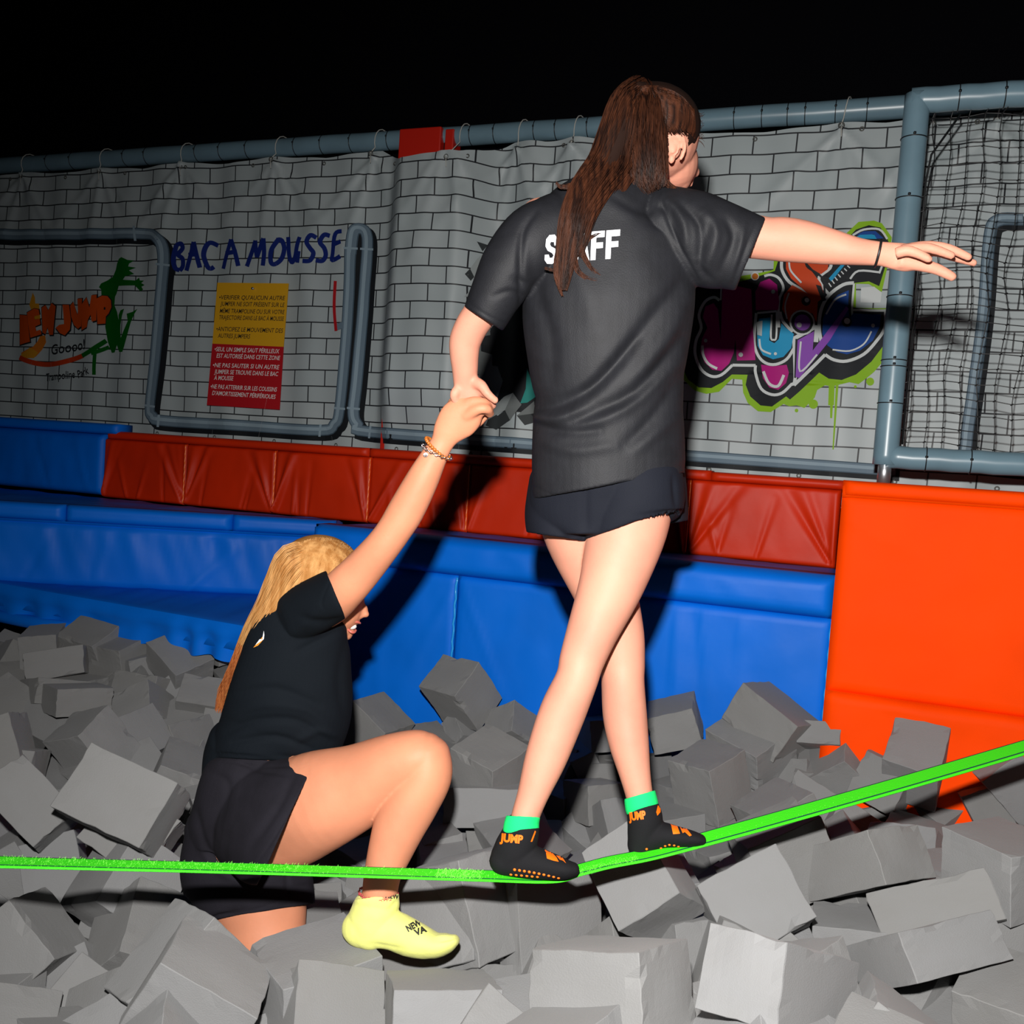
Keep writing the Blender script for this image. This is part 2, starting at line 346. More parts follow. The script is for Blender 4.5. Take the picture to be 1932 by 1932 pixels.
pr.put([[(150, 1190), (200, 1300), (280, 1360), (380, 1366), (470, 1320), (540, 1262), (660, 1262), (645, 1340), (680, 1430), (760, 1500), (850, 1510), (960, 1432), (990, 1456), (1060, 1395), (1215, 1246), (1290, 1295), (1390, 1306), (1500, 1262), (1620, 1160), (1740, 1000), (1745, 760), (1480, 745), (1490, 555), (1600, 540), (1680, 575), (1735, 400), (1752, 232), (1690, 125), (1600, 108), (1500, 145), (1440, 210), (1300, 380), (900, 375), (872, 460), (790, 485), (600, 545), (260, 560), (225, 720), (200, 950)]], I_BLK)
pr.put([[(1540, 590), (1640, 580), (1700, 625), (1690, 705), (1535, 705)]], I_WHT)
for st, wd in (([(445, 690), (400, 665), (330, 700), (285, 800), (302, 900), (262, 1000), (256, 1110), (300, 1220), (380, 1275), (460, 1265), (545, 1190)], 22), ([(545, 1190), (722, 1190)], 22), ([(722, 1190), (722, 1250), (765, 1370), (850, 1418), (930, 1405), (1005, 1335)], 22),
               ([(1020, 1345), (1262, 1108)], 26), ([(1262, 1108), (1330, 1150), (1430, 1160), (1560, 1105), (1660, 1000), (1722, 900), (1730, 765)], 24), ([(1735, 765), (1470, 765)], 18), ([(1480, 850), (1470, 760), (1485, 560)], 16), ([(1485, 555), (1400, 570), (1290, 650), (1230, 760), (1215, 900), (1240, 1050)], 26),
               ([(1005, 1340), (1030, 1290), (1020, 980)], 26), ([(1020, 985), (1190, 890)], 30), ([(1200, 880), (1190, 1010)], 36), ([(735, 785), (888, 775)], 16), ([(888, 775), (885, 970), (862, 995), (842, 970), (850, 800)], 14), ([(728, 785), (712, 1000), (740, 1110), (800, 1172), (880, 1185), (965, 1145), (1020, 1060)], 22), ([(915, 780), (935, 850), (1010, 935)], 22), ([(925, 385), (930, 460), (985, 550), (1095, 620), (1150, 690)], 24), ([(1305, 385), (1300, 440), (1215, 510), (1240, 580), (1290, 640)], 24),
               ([(905, 900), (905, 700), (940, 600), (905, 520), (840, 490), (790, 500)], 20), ([(1475, 190), (1560, 145), (1680, 140), (1742, 215)], 16), ([(1455, 525), (1520, 462), (1680, 470)], 16), ([(1680, 478), (1712, 395)], 16), ([(455, 690), (460, 570)], 12)):
    pr.line(st, wd, I_WHT, 4, raise_=False); pr.off += .00008
pr.put([[(335, 735), (400, 712), (435, 760), (455, 1000), (470, 560), (690, 600), (700, 880), (722, 1150), (580, 1155), (570, 990), (555, 1100), (520, 1180), (460, 1235), (390, 1225), (330, 1170), (293, 1080), (310, 980), (350, 900), (315, 820)], [(765, 1185), (860, 1200), (965, 1188), (982, 1250), (960, 1330), (900, 1382), (830, 1362), (780, 1290)], [(725, 765), (720, 620), (760, 545), (830, 520), (890, 570), (908, 700), (900, 765)]], MAG)
pr.put([[(750, 830), (840, 822), (830, 1000), (870, 1022), (905, 990), (925, 870), (960, 905), (1020, 950), (1000, 1060), (940, 1128), (860, 1146), (780, 1112), (740, 1040), (735, 940)], [(1480, 215), (1560, 170), (1650, 185), (1660, 215)], [(1290, 520), (1390, 410), (1420, 410), (1310, 545)]], CYA)
pr.put([[(960, 385), (1100, 400), (1170, 480), (1230, 560), (1258, 660), (1205, 700), (1195, 860), (1165, 790), (1085, 765), (1010, 830), (985, 860), (930, 760), (945, 650), (1010, 575), (1130, 640), (1000, 525), (960, 450)], [(1115, 395), (1290, 392), (1282, 450), (1230, 487), (1170, 455)]], ORA)
pr.put([[(1445, 615), (1360, 650), (1290, 720), (1245, 830), (1240, 950), (1280, 1040), (1350, 1090), (1430, 1110), (1530, 1080), (1630, 1000), (1685, 890), (1695, 798), (1480, 792), (1450, 830), (1440, 740)], [(1500, 190), (1560, 160), (1650, 155), (1715, 212), (1660, 215), (1640, 180)]], BLU)
pr.put([circ(1085, 862, 98)], I_WHT); pr.put([circ(1085, 862, 84)], I_BLK); pr.put([circ(1087, 862, 62)], PUR); pr.put([circ(1062, 882, 20)], I_WHT)
pr.line([(1030, 1290), (1040, 990)], 14, I_BLK, raise_=False); pr.put([[(1050, 1000), (1176, 928), (1166, 1078), (1425, 740), (1445, 760), (1300, 1000), (1062, 1292), (1034, 1282)]], PUR)
pr.put([[(1190, 570 - 0), (1230, 580), (1270, 690), (1240, 700)], circ(1430, 862, 38), circ(1115, 700, 34)], I_BLK); pr.put([circ(1432, 855, 24), circ(1122, 690, 18), circ(340, 1003, 14), circ(612, 1112, 17), circ(862, 628, 16), circ(1632, 885, 15), circ(880, 1106, 12)], I_WHT)
for st, wd in (([(315, 1040), (320, 1110), (360, 1180), (430, 1220)], 20), ([(755, 990), (770, 1070), (845, 1108)], 15), ([(785, 1240), (830, 1335), (900, 1355), (945, 1270)], 22), ([(1620, 930), (1560, 1030), (1450, 1085), (1320, 1075)], 12), ([(1425, 650), (1340, 690), (1270, 800)], 14), ([(1075, 1010), (1068, 1240), (1200, 1110)], 14), ([(985, 640), (955, 740), (970, 840)], 12), ([(985, 400), (1000, 470), (1080, 560)], 14)): pr.line(st, wd, I_WHT, 5, raise_=False); pr.off += .00008
for k in range(7): pr.line([(1290 + k * 24, 560 - k * 22), (1310 + k * 24, 590 - k * 24)], 9, I_WHT, raise_=False)
pr.line([(1115, 395), (1130, 440), (1240, 520), (1260, 650)], 16, I_BLK)
pr.put([circ(720, 505, 32)], I_WHT); pr.put([circ(722, 508, 24)], ink('amber', (.5, .14, .01)))
pr.put([[(735, 860), (780, 850), (775, 970), (740, 960)]], ink('scratch', (.4, .45, .46)))
pr.done()

# printed hole with flying bricks
H_ = (780, 500, 4.39); pr = Print('printed_hole', H_, .004)
pr.put([[(590, 585), (660, 500), (760, 300), (900, 200), (1500, 100), (1500, 1150), (1200, 1300), (1000, 1260), (900, 1220), (700, 1190), (690, 1110), (745, 960), (700, 835), (650, 830), (650, 740), (575, 725), (575, 640)]], I_BLK)
GB = ink('grey_brick', (.15, .165, .165)); GB2 = ink('grey_brick_dark', (.035, .04, .042)); GB3 = ink('grey_brick_light', (.3, .33, .33))
pr.put([[(540, 600), (640, 510), (655, 490), (640, 580), (580, 600), (575, 720), (650, 740), (650, 835), (690, 835), (745, 960), (690, 1110), (600, 1000), (540, 880)]], GB)
pr.put([[(545, 770), (560, 780), (550, 850), (535, 830)], [(640, 1210), (600, 1330), (690, 1365), (780, 1300)], [(880, 1250), (980, 1230), (1030, 1300), (940, 1330)]], GB2)
pr.put([[(600, 1290), (640, 1190), (760, 1095), (850, 1065), (775, 1205), (690, 1240)]], GB3); pr.put([[(850, 1065), (918, 1162), (828, 1290), (775, 1205)], [(880, 1255), (960, 1180), (1010, 1130), (1020, 1230)]], GB)
pr.put([[(600, 1325), (640, 1290), (775, 1205), (828, 1290), (690, 1365)]], GB2)
pr.put([[(960, 860), (1030, 1090), (960, 1145), (910, 1152), (950, 1030)]], ink('teal', (.01, .22, .19)))
pr.put([[(580, -20), (640, -120), (700, -250), (800, -370), (830, -200), (700, 100), (600, 160), (520, 140), (545, 60)], [(500, 300), (560, 200), (600, 280)]], GB3); pr.put([[(510, 120), (540, 70), (560, 130), (540, 165)], [(640, -40), (600, 10), (640, 40)], [(580, -160), (640, -150), (610, -90)]], GB2)
pr.done()

# ---------------------------------------------------------------- rule poster
Z1 = (0, 250, 2.76)
def zq(a, b): return (a / 2.76, 250 + b / 2.76)
PY = YW - .045
PO = empty('rules_poster', W(468, 650, PY), label='yellow and dark red rules poster with French text, pinned under the blue brush lettering', cat='poster')
def wq(p, off=0):
    q = W(p[0], p[1], PY); return q + NRM * off
def slab(name, quad, th, m, par):
    f = [wq(p, th) for p in quad]; bk = [wq(p, 0) for p in quad]
    return obj(name, f + bk, [(3, 2, 1, 0), (4, 5, 6, 7), (0, 1, 5, 4), (1, 2, 6, 5), (2, 3, 7, 6), (3, 0, 4, 7)], m, par, False)
slab('yellow_sheet', [(411, 533.5), (545, 535), (535.5, 654.5), (401.5, 648.5)], .004, mat('poster_yellow', (.66, .34, .01), .5), PO)
slab('red_sheet', [(401.5, 648.5), (535.5, 654.5), (528, 773), (391, 764.5)], .004, mat('poster_red', (.42, .006, .012), .5), PO)
for nm, m_, lines in (('black_lettering', mat('poster_black', (.01, .01, .01), .6), (("•VERIFIER QU'AUCUN AUTRE", 1145, 870, 1488, 874), ("JUMPER NE SOIT PRÉSENT SUR LE", 1150, 903, 1485, 910), ("MÊME TRAMPOLINE OU SUR VOTRE", 1147, 940, 1485, 947), ("TRAJECTOIRE DANS LE BAC À MOUSSE", 1145, 974, 1482, 982), ("•ANTICIPEZ LE MOUVEMENT DES", 1130, 1034, 1477, 1044), ("AUTRES JUMPERS", 1137, 1069, 1306, 1074))),
                     ('white_lettering', mat('poster_white', (.75, .72, .7), .6), (("•SEUL UN SIMPLE SAUT PÉRILLEUX", 1121, 1139, 1458, 1151), ("EST AUTORISÉ DANS CETTE ZONE", 1130, 1173, 1462, 1186), ("•NE PAS SAUTER SI UN AUTRE", 1112, 1222, 1458, 1234), ("JUMPER SE TROUVE DANS LE BAC", 1118, 1256, 1452, 1269), ("À MOUSSE", 1117, 1288, 1219, 1292), ("•NE PAS ATTERRIR SUR LES COUSSINS", 1100, 1333, 1445, 1350), ("D'AMORTISSEMENT PÉRIFÉRIQUES", 1107, 1367, 1438, 1388)))):
    V = []; Fc = []
    for s_, a, b, c, d in lines:
        v, f = text_px(s_, zq(a, b), zq(c, d), 8.4, .007, .22); n = len(V); V += [wq(p, .0052) for p in v]; Fc += [tuple(i + n for i in q) for q in f]
    obj(nm, V, Fc, m_, PO, False)
mb = MB(); q = wq(zq(1325, 815)); mb.tube([q, q + NRM * .02], [.004, .007], 10); mb.build('pin', STEEL, PO)

# ---------------------------------------------------------------- rails
def sleeve(name, a, b, r, par, n=24, wob=.0015):
    mb = MB(); N = 40; mb.tube([a + (b - a) * k / N + Vector((0, 0, wob * math.sin(k * 2.1))) for k in range(N + 1)], r, n); return mb.build(name, PIPEM, par)
def ziptie(c, ax, r, par):
    mb = MB(); mb.loop(c, ax, r, .0022, 26, 6); h = Vector(c) + NRM * (r + .001) + Vector((0, 0, .5 * r)) * .3; mb.box(tuple(h - Vector((.004, .004, .004))), tuple(h + Vector((.004, .004, .004)))); mb.build('zip_tie', BLK, par)
wd = Vector((1, -K, 0)).normalized()
RL = empty('padded_top_rail', PL(0, RAILZ, YW + .02), label='long grey-blue foam-sleeved rail above the brick banner', cat='rail')
sleeve('foam_sleeve', PL(-3.9, RAILZ, YW + .02), PL(3.15, RAILZ, YW + .02), .048, RL)
for x in (95, 140, 240, 280, 375, 420, 470, 560, 610, 665, 735, 890, 935, 1010, 1050, 1110, 1385, 1437, 1485, 1518, 1575, 1634): ziptie(PL(W(x, 270, YW).x, RAILZ, YW + .02), wd, .049, RL)
# red post head over the banner
rb = MB(); c = PL(W(806, 268, YW - .1).x, 0, YW)
def rbox(xa, xb, za, zb, ya, yb, m, name, par):
    mb = MB(); v = []
    for z in (za, zb):
        for (x, y) in ((xa, ya), (xb, ya), (xb, yb), (xa, yb)): v.append(PL(x, z, YW, y))
    mb.add(v, [(3, 2, 1, 0), (4, 5, 6, 7), (0, 1, 5, 4), (1, 2, 6, 5), (2, 3, 7, 6), (3, 0, 4, 7)])
    o = mb.build(name, m, par, False); bv = o.modifiers.new('b', 'BEVEL'); bv.width = .006; bv.segments = 2; return o
RPM = mat('red_paint', (.5, .012, .004), .45)
PB = empty('red_steel_post', PL(-.48, .8, YW), label='red steel post behind the banner, only its head showing above it', cat='post')
rbox(-.69, -.47, .0, 2.775, .05, -.04, RPM, 'flange', PB); rbox(-.455, -.41, .0, 2.765, .035, -.06, RPM, 'back_flange', PB); rbox(-.472, -.45, .0, 2.77, .01, -.03, BLK, 'web', PB)

# ---------------------------------------------------------------- goal-like net frame
YN = 4.02
NF = empty('net_frame', W(1665, 880, YN), label='grey-blue padded pipe frame holding a black net, standing on the orange block', cat='net frame')
def wp(x, y): return W(x, y, YN)
tl = wp(1728, 190); bl = wp(1672, 862); tr_ = PL(3.1, tl.z, YN); br_ = PL(3.1, bl.z, YN)
bl.x = tl.x; bl.y = tl.y
pt = wp(1668, 862)
tl2 = PL(pt.x + .005, tl.z, YN); X_ = tl2.x
r_ = .045
sleeve('upright', PL(X_, bl.z - .03, YN), PL(X_, tl.z + .02, YN), r_, NF); sleeve('top_bar', PL(X_ - .02, tl.z, YN), tr_, r_, NF); sleeve('bottom_bar', PL(X_, bl.z, YN), br_, r_ * .95, NF)
mb = MB(); mb.tube([PL(X_, 1.118, YN), PL(X_, bl.z, YN)], .024, 16); mb.build('steel_foot', STEEL, NF)
for z in (tl.z - .14, tl.z - .36, tl.z - .72, tl.z - .98, bl.z + .36, bl.z + .2): ziptie(PL(X_, z, YN), (0, 0, 1), r_ + .001, NF)
for dx in (.13, .27, .5): ziptie(PL(X_ + dx, tl.z, YN), wd, r_ + .001, NF); ziptie(PL(X_ + dx, bl.z, YN), wd, r_, NF)
mb = MB(); a = 0.058
def npt(i, j):
    X = X_ + .06 + i * a * .94; z = bl.z + .05 + j * a * .98
    s = .012 * math.sin(i * .9 + j * .5) + .006 * noise.noise(Vector((i * .7, j * .7, 1)))
    return PL(X + .008 * math.sin(j * .8 + i * .3) + .012 * noise.noise(Vector((i * .4, j * .4, 5))), z + .010 * math.sin(i * .7 + 1) + .012 * noise.noise(Vector((i * .5, j * .3, 8))) + .01 * abs(math.sin(i * .5)), YN, s - .01)
NI, NJ = 28, int((tl.z - bl.z - .12) / (a * .98)) + 1
for j in range(NJ): mb.tube([PL(X_ + .03, npt(0, j).z - .01, YN)] + [npt(i, j) for i in range(NI)], .0018, 5, False)
for i in range(NI): mb.tube([PL(npt(i, 0).x, bl.z + .03, YN)] + [npt(i, j) for j in range(NJ)] + [PL(npt(i, 0).x, tl.z - .03, YN)], .0018, 5, False)
for i in range(NI):
    for j in range(NJ): p = npt(i, j); mb.tube([p + Vector((-.005, 0, -.003)), p, p + Vector((.005, 0, .003))], [.0018, .0036, .0018], 6, False)
mb.tube([PL(X_ + .05, bl.z + .05, YN), PL(X_ + .05, tl.z - .3, YN), PL(X_ + .06, tl.z - .2, YN), PL(X_ + .14, tl.z - .06, YN)], .004, 6)
mb.build('net', BLK, NF)

# ---------------------------------------------------------------- padding
def pad(name, bl, br, tr, tl, thick, m, par=None, creases=(), puff=.012, rnd_=.028, seed=0, nx=None, nz=None, wav=.004, vert=0.):
    """a stuffed vinyl pad; bl..tl are its front corners, seen from the pit"""
    bl, br, tr, tl = map(Vector, (bl, br, tr, tl)); W_ = (br - bl).length; H_ = (tl - bl).length
    n = (br - bl).cross(tl - bl).normalized()
    nx = nx or max(12, int(W_ / .02)); nz = nz or max(8, int(H_ / .02)); vs = []
    for j in range(nz + 1):
        for i in range(nx + 1):
            u = i / nx; v = j / nz; p = (bl * (1 - u) + br * u) * (1 - v) + (tl * (1 - u) + tr * u) * v
            e = min(u * W_, (1 - u) * W_, v * H_, (1 - v) * H_); r = rnd_
            d = -(r - math.sqrt(max(0, r * r - (r - e) ** 2))) if e < r else 0
            d += puff * math.sin(PI * u) ** .5 * math.sin(PI * v) ** .5 if 0 < u < 1 and 0 < v < 1 else 0
            fa = min(1, e / .05)
            d += wav * fa * noise.noise(Vector((u * W_ * 5, v * H_ * 4, seed * 7.3)))
            d += wav * .5 * fa * noise.noise(Vector((u * W_ * 14, v * H_ * 9, seed * 3.1)))
            if vert: d += vert * fa * noise.noise(Vector((u * W_ * 13 + v * 1.2, v * 1.1, seed))) * (.4 + .6 * v)
            for (u0, v0, u1, v1, w_, am) in creases:
                dx, dy = (u1 - u0) * W_, (v1 - v0) * H_; px, py = (u - u0) * W_, (v - v0) * H_; l2 = dx * dx + dy * dy
                t = max(0, min(1, (px * dx + py * dy) / l2)); q = math.hypot(px - t * dx, py - t * dy); wl = w_ * (.35 + .9 * t)
                d += am * (1 - .75 * t) * math.exp(-(q / wl) ** 2) * min(1, e / .012)
            vs.append(p + n * d)
    fs = [(j * (nx + 1) + i, j * (nx + 1) + i + 1, (j + 1) * (nx + 1) + i + 1, (j + 1) * (nx + 1) + i) for j in range(nz) for i in range(nx)]
    rim = [i for i in range(nx + 1)] + [j * (nx + 1) + nx for j in range(1, nz + 1)] + [nz * (nx + 1) + i for i in range(nx - 1, -1, -1)] + [j * (nx + 1) for j in range(nz - 1, 0, -1)]
    b0 = len(vs); vs += [vs[k] - n * (thick - rnd_) for k in rim]; R = len(rim)
    fs += [(rim[(k + 1) % R], rim[k], b0 + k, b0 + (k + 1) % R) for k in range(R)]; fs.append(tuple(b0 + k for k in reversed(range(R))))
    return obj(name, vs, fs, m, par)
RC = math.sqrt(1 + K * K)
def BK(X, z, Y0, Y1): return PL(X, z, Y0, -(Y1 - Y0) / RC)   # straight back, at right angles to the wall
def wx(px, py, Y0): return W(px, py, Y0).x
def ppad(name, Xa, Xb, za, zb, Y0, thick, m, par=None, off=0, **k):
    return pad(name, PL(Xa, za, Y0, off), PL(Xb, za, Y0, off), PL(Xb, zb, Y0, off), PL(Xa, zb, Y0, off), thick, m, par, **k)
YO = 4.42
def vcre(s, n=5):
    r = random.Random(s); out = []
    for k in range(n):
        a = r.uniform(-.35, .35); out.append((.02 if k % 2 else .98, .03, (.02 if k % 2 else .98) + (abs(a) if k % 2 else -abs(a)) - .0, .97, .02, r.choice((1, -1)) * r.uniform(.014, .026)))
    for k in range(3):
        u = r.uniform(.15, .85); out.append((u, .03, u + r.uniform(-.12, .12), r.uniform(.5, .95), .015, r.choice((1, -1)) * .010))
    return out
GR = 'orange wall pads along the foot of the banner'
xs = [wx(x, 905, YO) for x in (193, 348, 518, 697, 885, 1095, 1304, 1590)]
lab = ['orange vinyl wall pad next to the blue corner pad, leftmost of its row', 'creased orange wall pad directly below the left end of the pipe loop', 'creased orange wall pad under the rules poster', 'smooth orange wall pad behind the raised arm with bracelets', "red-orange wall pad behind the standing person's left hip side", "red-orange wall pad mostly hidden behind the standing person's shorts", "deep red wall pad right of the standing person's shorts, beside the tall orange block"]
for k in range(7):
    o = ppad('vinyl_pad', xs[k], xs[k + 1], .765, 1.10, YO, .09, VR if k > 2 or k == 1 else VR, None, creases=vcre(k + 2, 7 if k < 3 or k == 6 else 2), seed=k, puff=.004, wav=.004, nx=70, nz=44, rnd_=.018)
    tag(o, lab[k], 'wall pad', GR)
    if k < 6:
        mb = MB(); mb.tube([PL(xs[k + 1], .775 + .01 * j, YO, .004 + .0015 * math.sin(j * 1.7)) for j in range(33)], .0035, 8); mb.build('seam_piping', SEAM, o)
for k, (a, b, z, l) in enumerate(((xs[0] + .02, wx(697, 850, YO), 1.145, 'long orange cap strip on the pads below the rules poster'), (wx(697, 850, YO), wx(1342, 890, YO), 1.145, 'orange cap strip passing behind the standing person at hip height'), (wx(1342, 890, YO), wx(1600, 900, YO), 1.14, 'short orange cap strip ending at the tall orange block'))):
    tag(ppad('cap_strip', a, b, 1.10, z, YO, .11, VR, None, off=.016, rnd_=.02, puff=.004, seed=20 + k, nz=10, wav=.002), l, 'pad strip', 'cap strips over the wall pads')
tag(ppad('vinyl_pad', wx(-60, 850, YO), xs[0] - .005, .775, 1.125, YO, .09, VB, None, seed=9, puff=.012, wav=.006, creases=[(.62, .1, .5, .95, .02, -.008), (.9, .1, .82, .9, .02, .008)]), 'blue vinyl wall pad in the far left corner under the club sign', 'wall pad')
tag(ppad('cap_strip', wx(-60, 850, YO), wx(228, 805, YO), 1.125, 1.185, YO, .12, VB, None, off=.03, rnd_=.022, puff=.004, seed=29, nz=10), 'blue cap strip over the blue corner pad', 'pad strip')
# main blue ledge
YB = 3.85
LG = empty('padded_ledge', PL(.3, .0, YB), label='long blue padded ledge behind the foam pit, under the red wall pads', cat='padded ledge')
XL = wx(594, 1000, YB); XR = wx(1578, 1100, YB); XS = wx(859, 1150, YB)
ppad('front_lip', XL, wx(1182, 1110, YB), .622, .782, YB, .16, VB, LG, off=.035, rnd_=.045, puff=.006, seed=31, wav=.006, vert=.006)
ppad('front_lip', wx(1182, 1110, YB), XR, .622, .782, YB, .16, VB, LG, off=.035, rnd_=.045, puff=.006, seed=32, wav=.006, vert=.006)
a = PL(XL, .778, YB); b = PL(XR, .778, YB); c = BK(XR, .768, YB, YO); d = BK(XL, .768, YB, YO)
pad('top_mat', a, b, c, d, .1, VB, LG, rnd_=.01, puff=0, wav=.006, nz=20, seed=33)
ppad('front_panel', XL, XS, -.35, .622, YB, .12, VB, LG, seed=34, puff=.003, rnd_=.012, wav=.006, creases=[(.95, .9, .5, .2, .04, .006), (.55, 1, .5, .3, .03, .004)])
ppad('front_panel', XS, XR, -.35, .622, YB, .12, VB, LG, seed=35, puff=.003, rnd_=.012, wav=.005, creases=[(.02, .95, .22, .3, .02, .007), (.62, .98, .64, .5, .02, .012), (.66, .98, .7, .55, .02, -.01), (.93, .35, .78, .75, .05, .009), (.2, .0, .45, .5, .05, .006), (.78, .98, .8, .6, .02, .006)])
for X, o_ in ((XS, .006), (XR - .004, .01)):
    mb = MB(); mb.tube([PL(X + .002 * math.sin(j * 1.3), -.3 + .915 * j / 60, YB, o_ + .002 * math.sin(j * 2.3)) for j in range(61)], .005, 8); mb.build('seam_piping', SEAMB, LG)
# left bench and its lower step
BN_ = empty('padded_bench', (-1.6, 4.45, .4), label='blue padded bench at the left edge, recessed behind the long ledge', cat='padded bench')
A = Vector((-3.3, 4.2, 0)); B = Vector((-.86, 4.56, 0))
def bl_(u, z, off=0): p = A + (B - A) * u; n = Vector((B.y - A.y, -(B.x - A.x), 0)).normalized(); return Vector((p.x, p.y, z)) + n * off
for u0, u1, s in ((0, .49, 1), (.49, .80, 2), (.80, 1, 3)): pad('front_lip', bl_(u0, .695, .03), bl_(u1, .695, .03), bl_(u1, .775, .03), bl_(u0, .775, .03), .1, VB, BN_, rnd_=.03, puff=.003, seed=40 + s, nz=12)
pad('front_panel', bl_(0, .38), bl_(1, .38), bl_(1, .695), bl_(0, .695), .1, VB, BN_, puff=.01, wav=.006, vert=.022, seed=44, creases=[(.72, .05, .84, .95, .03, .012), (.55, .1, .57, .9, .02, .008), (.42, .1, .47, .9, .02, -.008)])
pad('top_mat', bl_(0, .765), bl_(1, .765), PL(-.86, .765, YO), PL(-3.3, .765, YO), .08, VB, BN_, rnd_=.01, puff=0, wav=.008, nz=16, seed=45)
ST = empty('step_mat', (-1.8, 4.0, .3), label='blue step mat with a ruffled edge, lying between bench and foam on the left', cat='mat')
fa = Vector((-3.2, 4.62, .41)); fb = Vector((-2.17, 4.15, .405)); fc = Vector((-1.38, 3.80, .40)); fd = Vector((-.9, 3.62, .39))
pad('top_sheet', fa, fd, (-.86, 4.57, .385), (-3.25, 4.75, .39), .1, VB, ST, rnd_=.015, puff=0, wav=.016, seed=50, nz=26)
vs = []; N = 150; fs = []
path = crom([fa, fb, fc, fd], 50)
for i in range(N + 1):
    p = Vector(path[i]); u = i / N
    for j in range(9):
        v = j / 8; o_ = .012 * math.sin(u * 70 + 2 * math.sin(u * 17)) * v + .008 * noise.noise(Vector((u * 30, v * 2, 2))) * v
        vs.append(p + Vector((-.42, -.9, 0)) * (.012 * math.sin(PI * min(1, v * 2)) + o_) - Vector((0, 0, (.15 + .02 * noise.noise(Vector((u * 20, 0, 0)))) * v)))
fs = [(i * 9 + j, i * 9 + j + 1, (i + 1) * 9 + j + 1, (i + 1) * 9 + j) for i in range(N) for j in range(8)]
obj('edge_skirt', vs, fs, VB, ST)
mb = MB(); mb.tube([Vector((-3.1, 4.6, .25)), Vector((-2.1, 4.12, .255)), Vector((-1.8, 3.97, .26))], .03, 10); mb.build('hem_roll', VB, ST)
# tall orange block at the right
YR = 3.68
OB = empty('padded_block', PL(1.6, 0, YR), label='tall bright orange padded block under the net frame at the right edge', cat='padded block')
XO = wx(1583, 1000, YR)
ppad('upper_pad', XO, 3.1, .39, 1.085, YR, .12, VO, OB, seed=60, puff=.003, rnd_=.014, wav=.004, nx=70, creases=[(.0, .9, .14, .7, .02, .006)])
ppad('lower_pad', XO, 3.1, -.35, .392, YR, .14, VO, OB, off=.03, rnd_=.016, seed=61, puff=.002, wav=.006, nx=70, creases=[(.26, .99, .27, .8, .015, -.006), (.47, .99, .48, .82, .015, -.006), (.09, .98, .3, .9, .03, .005)])
ppad('cap_strip', XO, 3.1, 1.08, 1.135, YR, .16, VO, OB, off=.014, rnd_=.022, seed=62, puff=.003, nz=8, nx=90)
pad('top_mat', PL(XO, 1.125, YR), PL(3.1, 1.125, YR), BK(3.1, 1.12, YR, YW - .1), BK(XO, 1.12, YR, YW - .1), .05, VO, OB, rnd_=.01, puff=0, wav=.004, nz=16, seed=63)
mb = MB(); v = [BK(XO + .01, z, YR, Y) for z in (-.3, 1.1) for Y in (YR + .05, YW - .12)] + [BK(XO + .06, z, YR, Y) for z in (-.3, 1.1) for Y in (YR + .05, YW - .12)]
mb.add(v, [(0, 1, 3, 2), (4, 6, 7, 5), (0, 4, 5, 1), (2, 3, 7, 6), (0, 2, 6, 4), (1, 5, 7, 3)]); mb.build('side_pad', VO, OB, smooth=False)

# ---------------------------------------------------------------- foam pit
FM = bpy.data.materials.new('grey_foam'); FM.use_nodes = True; nt = FM.node_tree; L = nt.links.new; b = nt.nodes['Principled BSDF']
b.inputs['Roughness'].default_value = .95; b.inputs['Specular IOR Level'].default_value = .15; b.inputs['Sheen Weight'].default_value = .08
oi = nt.nodes.new('ShaderNodeObjectInfo'); tc = nt.nodes.new('ShaderNodeTexCoord'); n1 = nt.nodes.new('ShaderNodeTexNoise'); n1.inputs['Scale'].default_value = 3.; n1.inputs['Detail'].default_value = 6
L(tc.outputs['Object'], n1.inputs['Vector'])
hs = nt.nodes.new('ShaderNodeMix'); hs.data_type = 'RGBA'; hs.inputs[6].default_value = (.180, .179, .175, 1); hs.inputs[7].default_value = (.215, .218, .225, 1)
ad = nt.nodes.new('ShaderNodeMath'); ad.operation = 'MULTIPLY_ADD'; ad.inputs[1].default_value = .5; L(n1.outputs['Fac'], ad.inputs[0])
ad2 = nt.nodes.new('ShaderNodeMath'); ad2.operation = 'MULTIPLY'; ad2.inputs[1].default_value = .6; L(oi.outputs['Random'], ad2.inputs[0]); L(ad2.outputs[0], ad.inputs[2]); L(ad.outputs[0], hs.inputs[0]); L(hs.outputs[2], b.inputs['Base Color'])
n2 = nt.nodes.new('ShaderNodeTexNoise'); n2.inputs['Scale'].default_value = 60; n2.inputs['Detail'].default_value = 3; L(tc.outputs['Object'], n2.inputs['Vector'])
bp = nt.nodes.new('ShaderNodeBump'); bp.inputs['Strength'].default_value = .12; bp.inputs['Distance'].default_value = .02; L(n2.outputs['Fac'], bp.inputs['Height']); L(bp.outputs[0], b.inputs['Normal'])
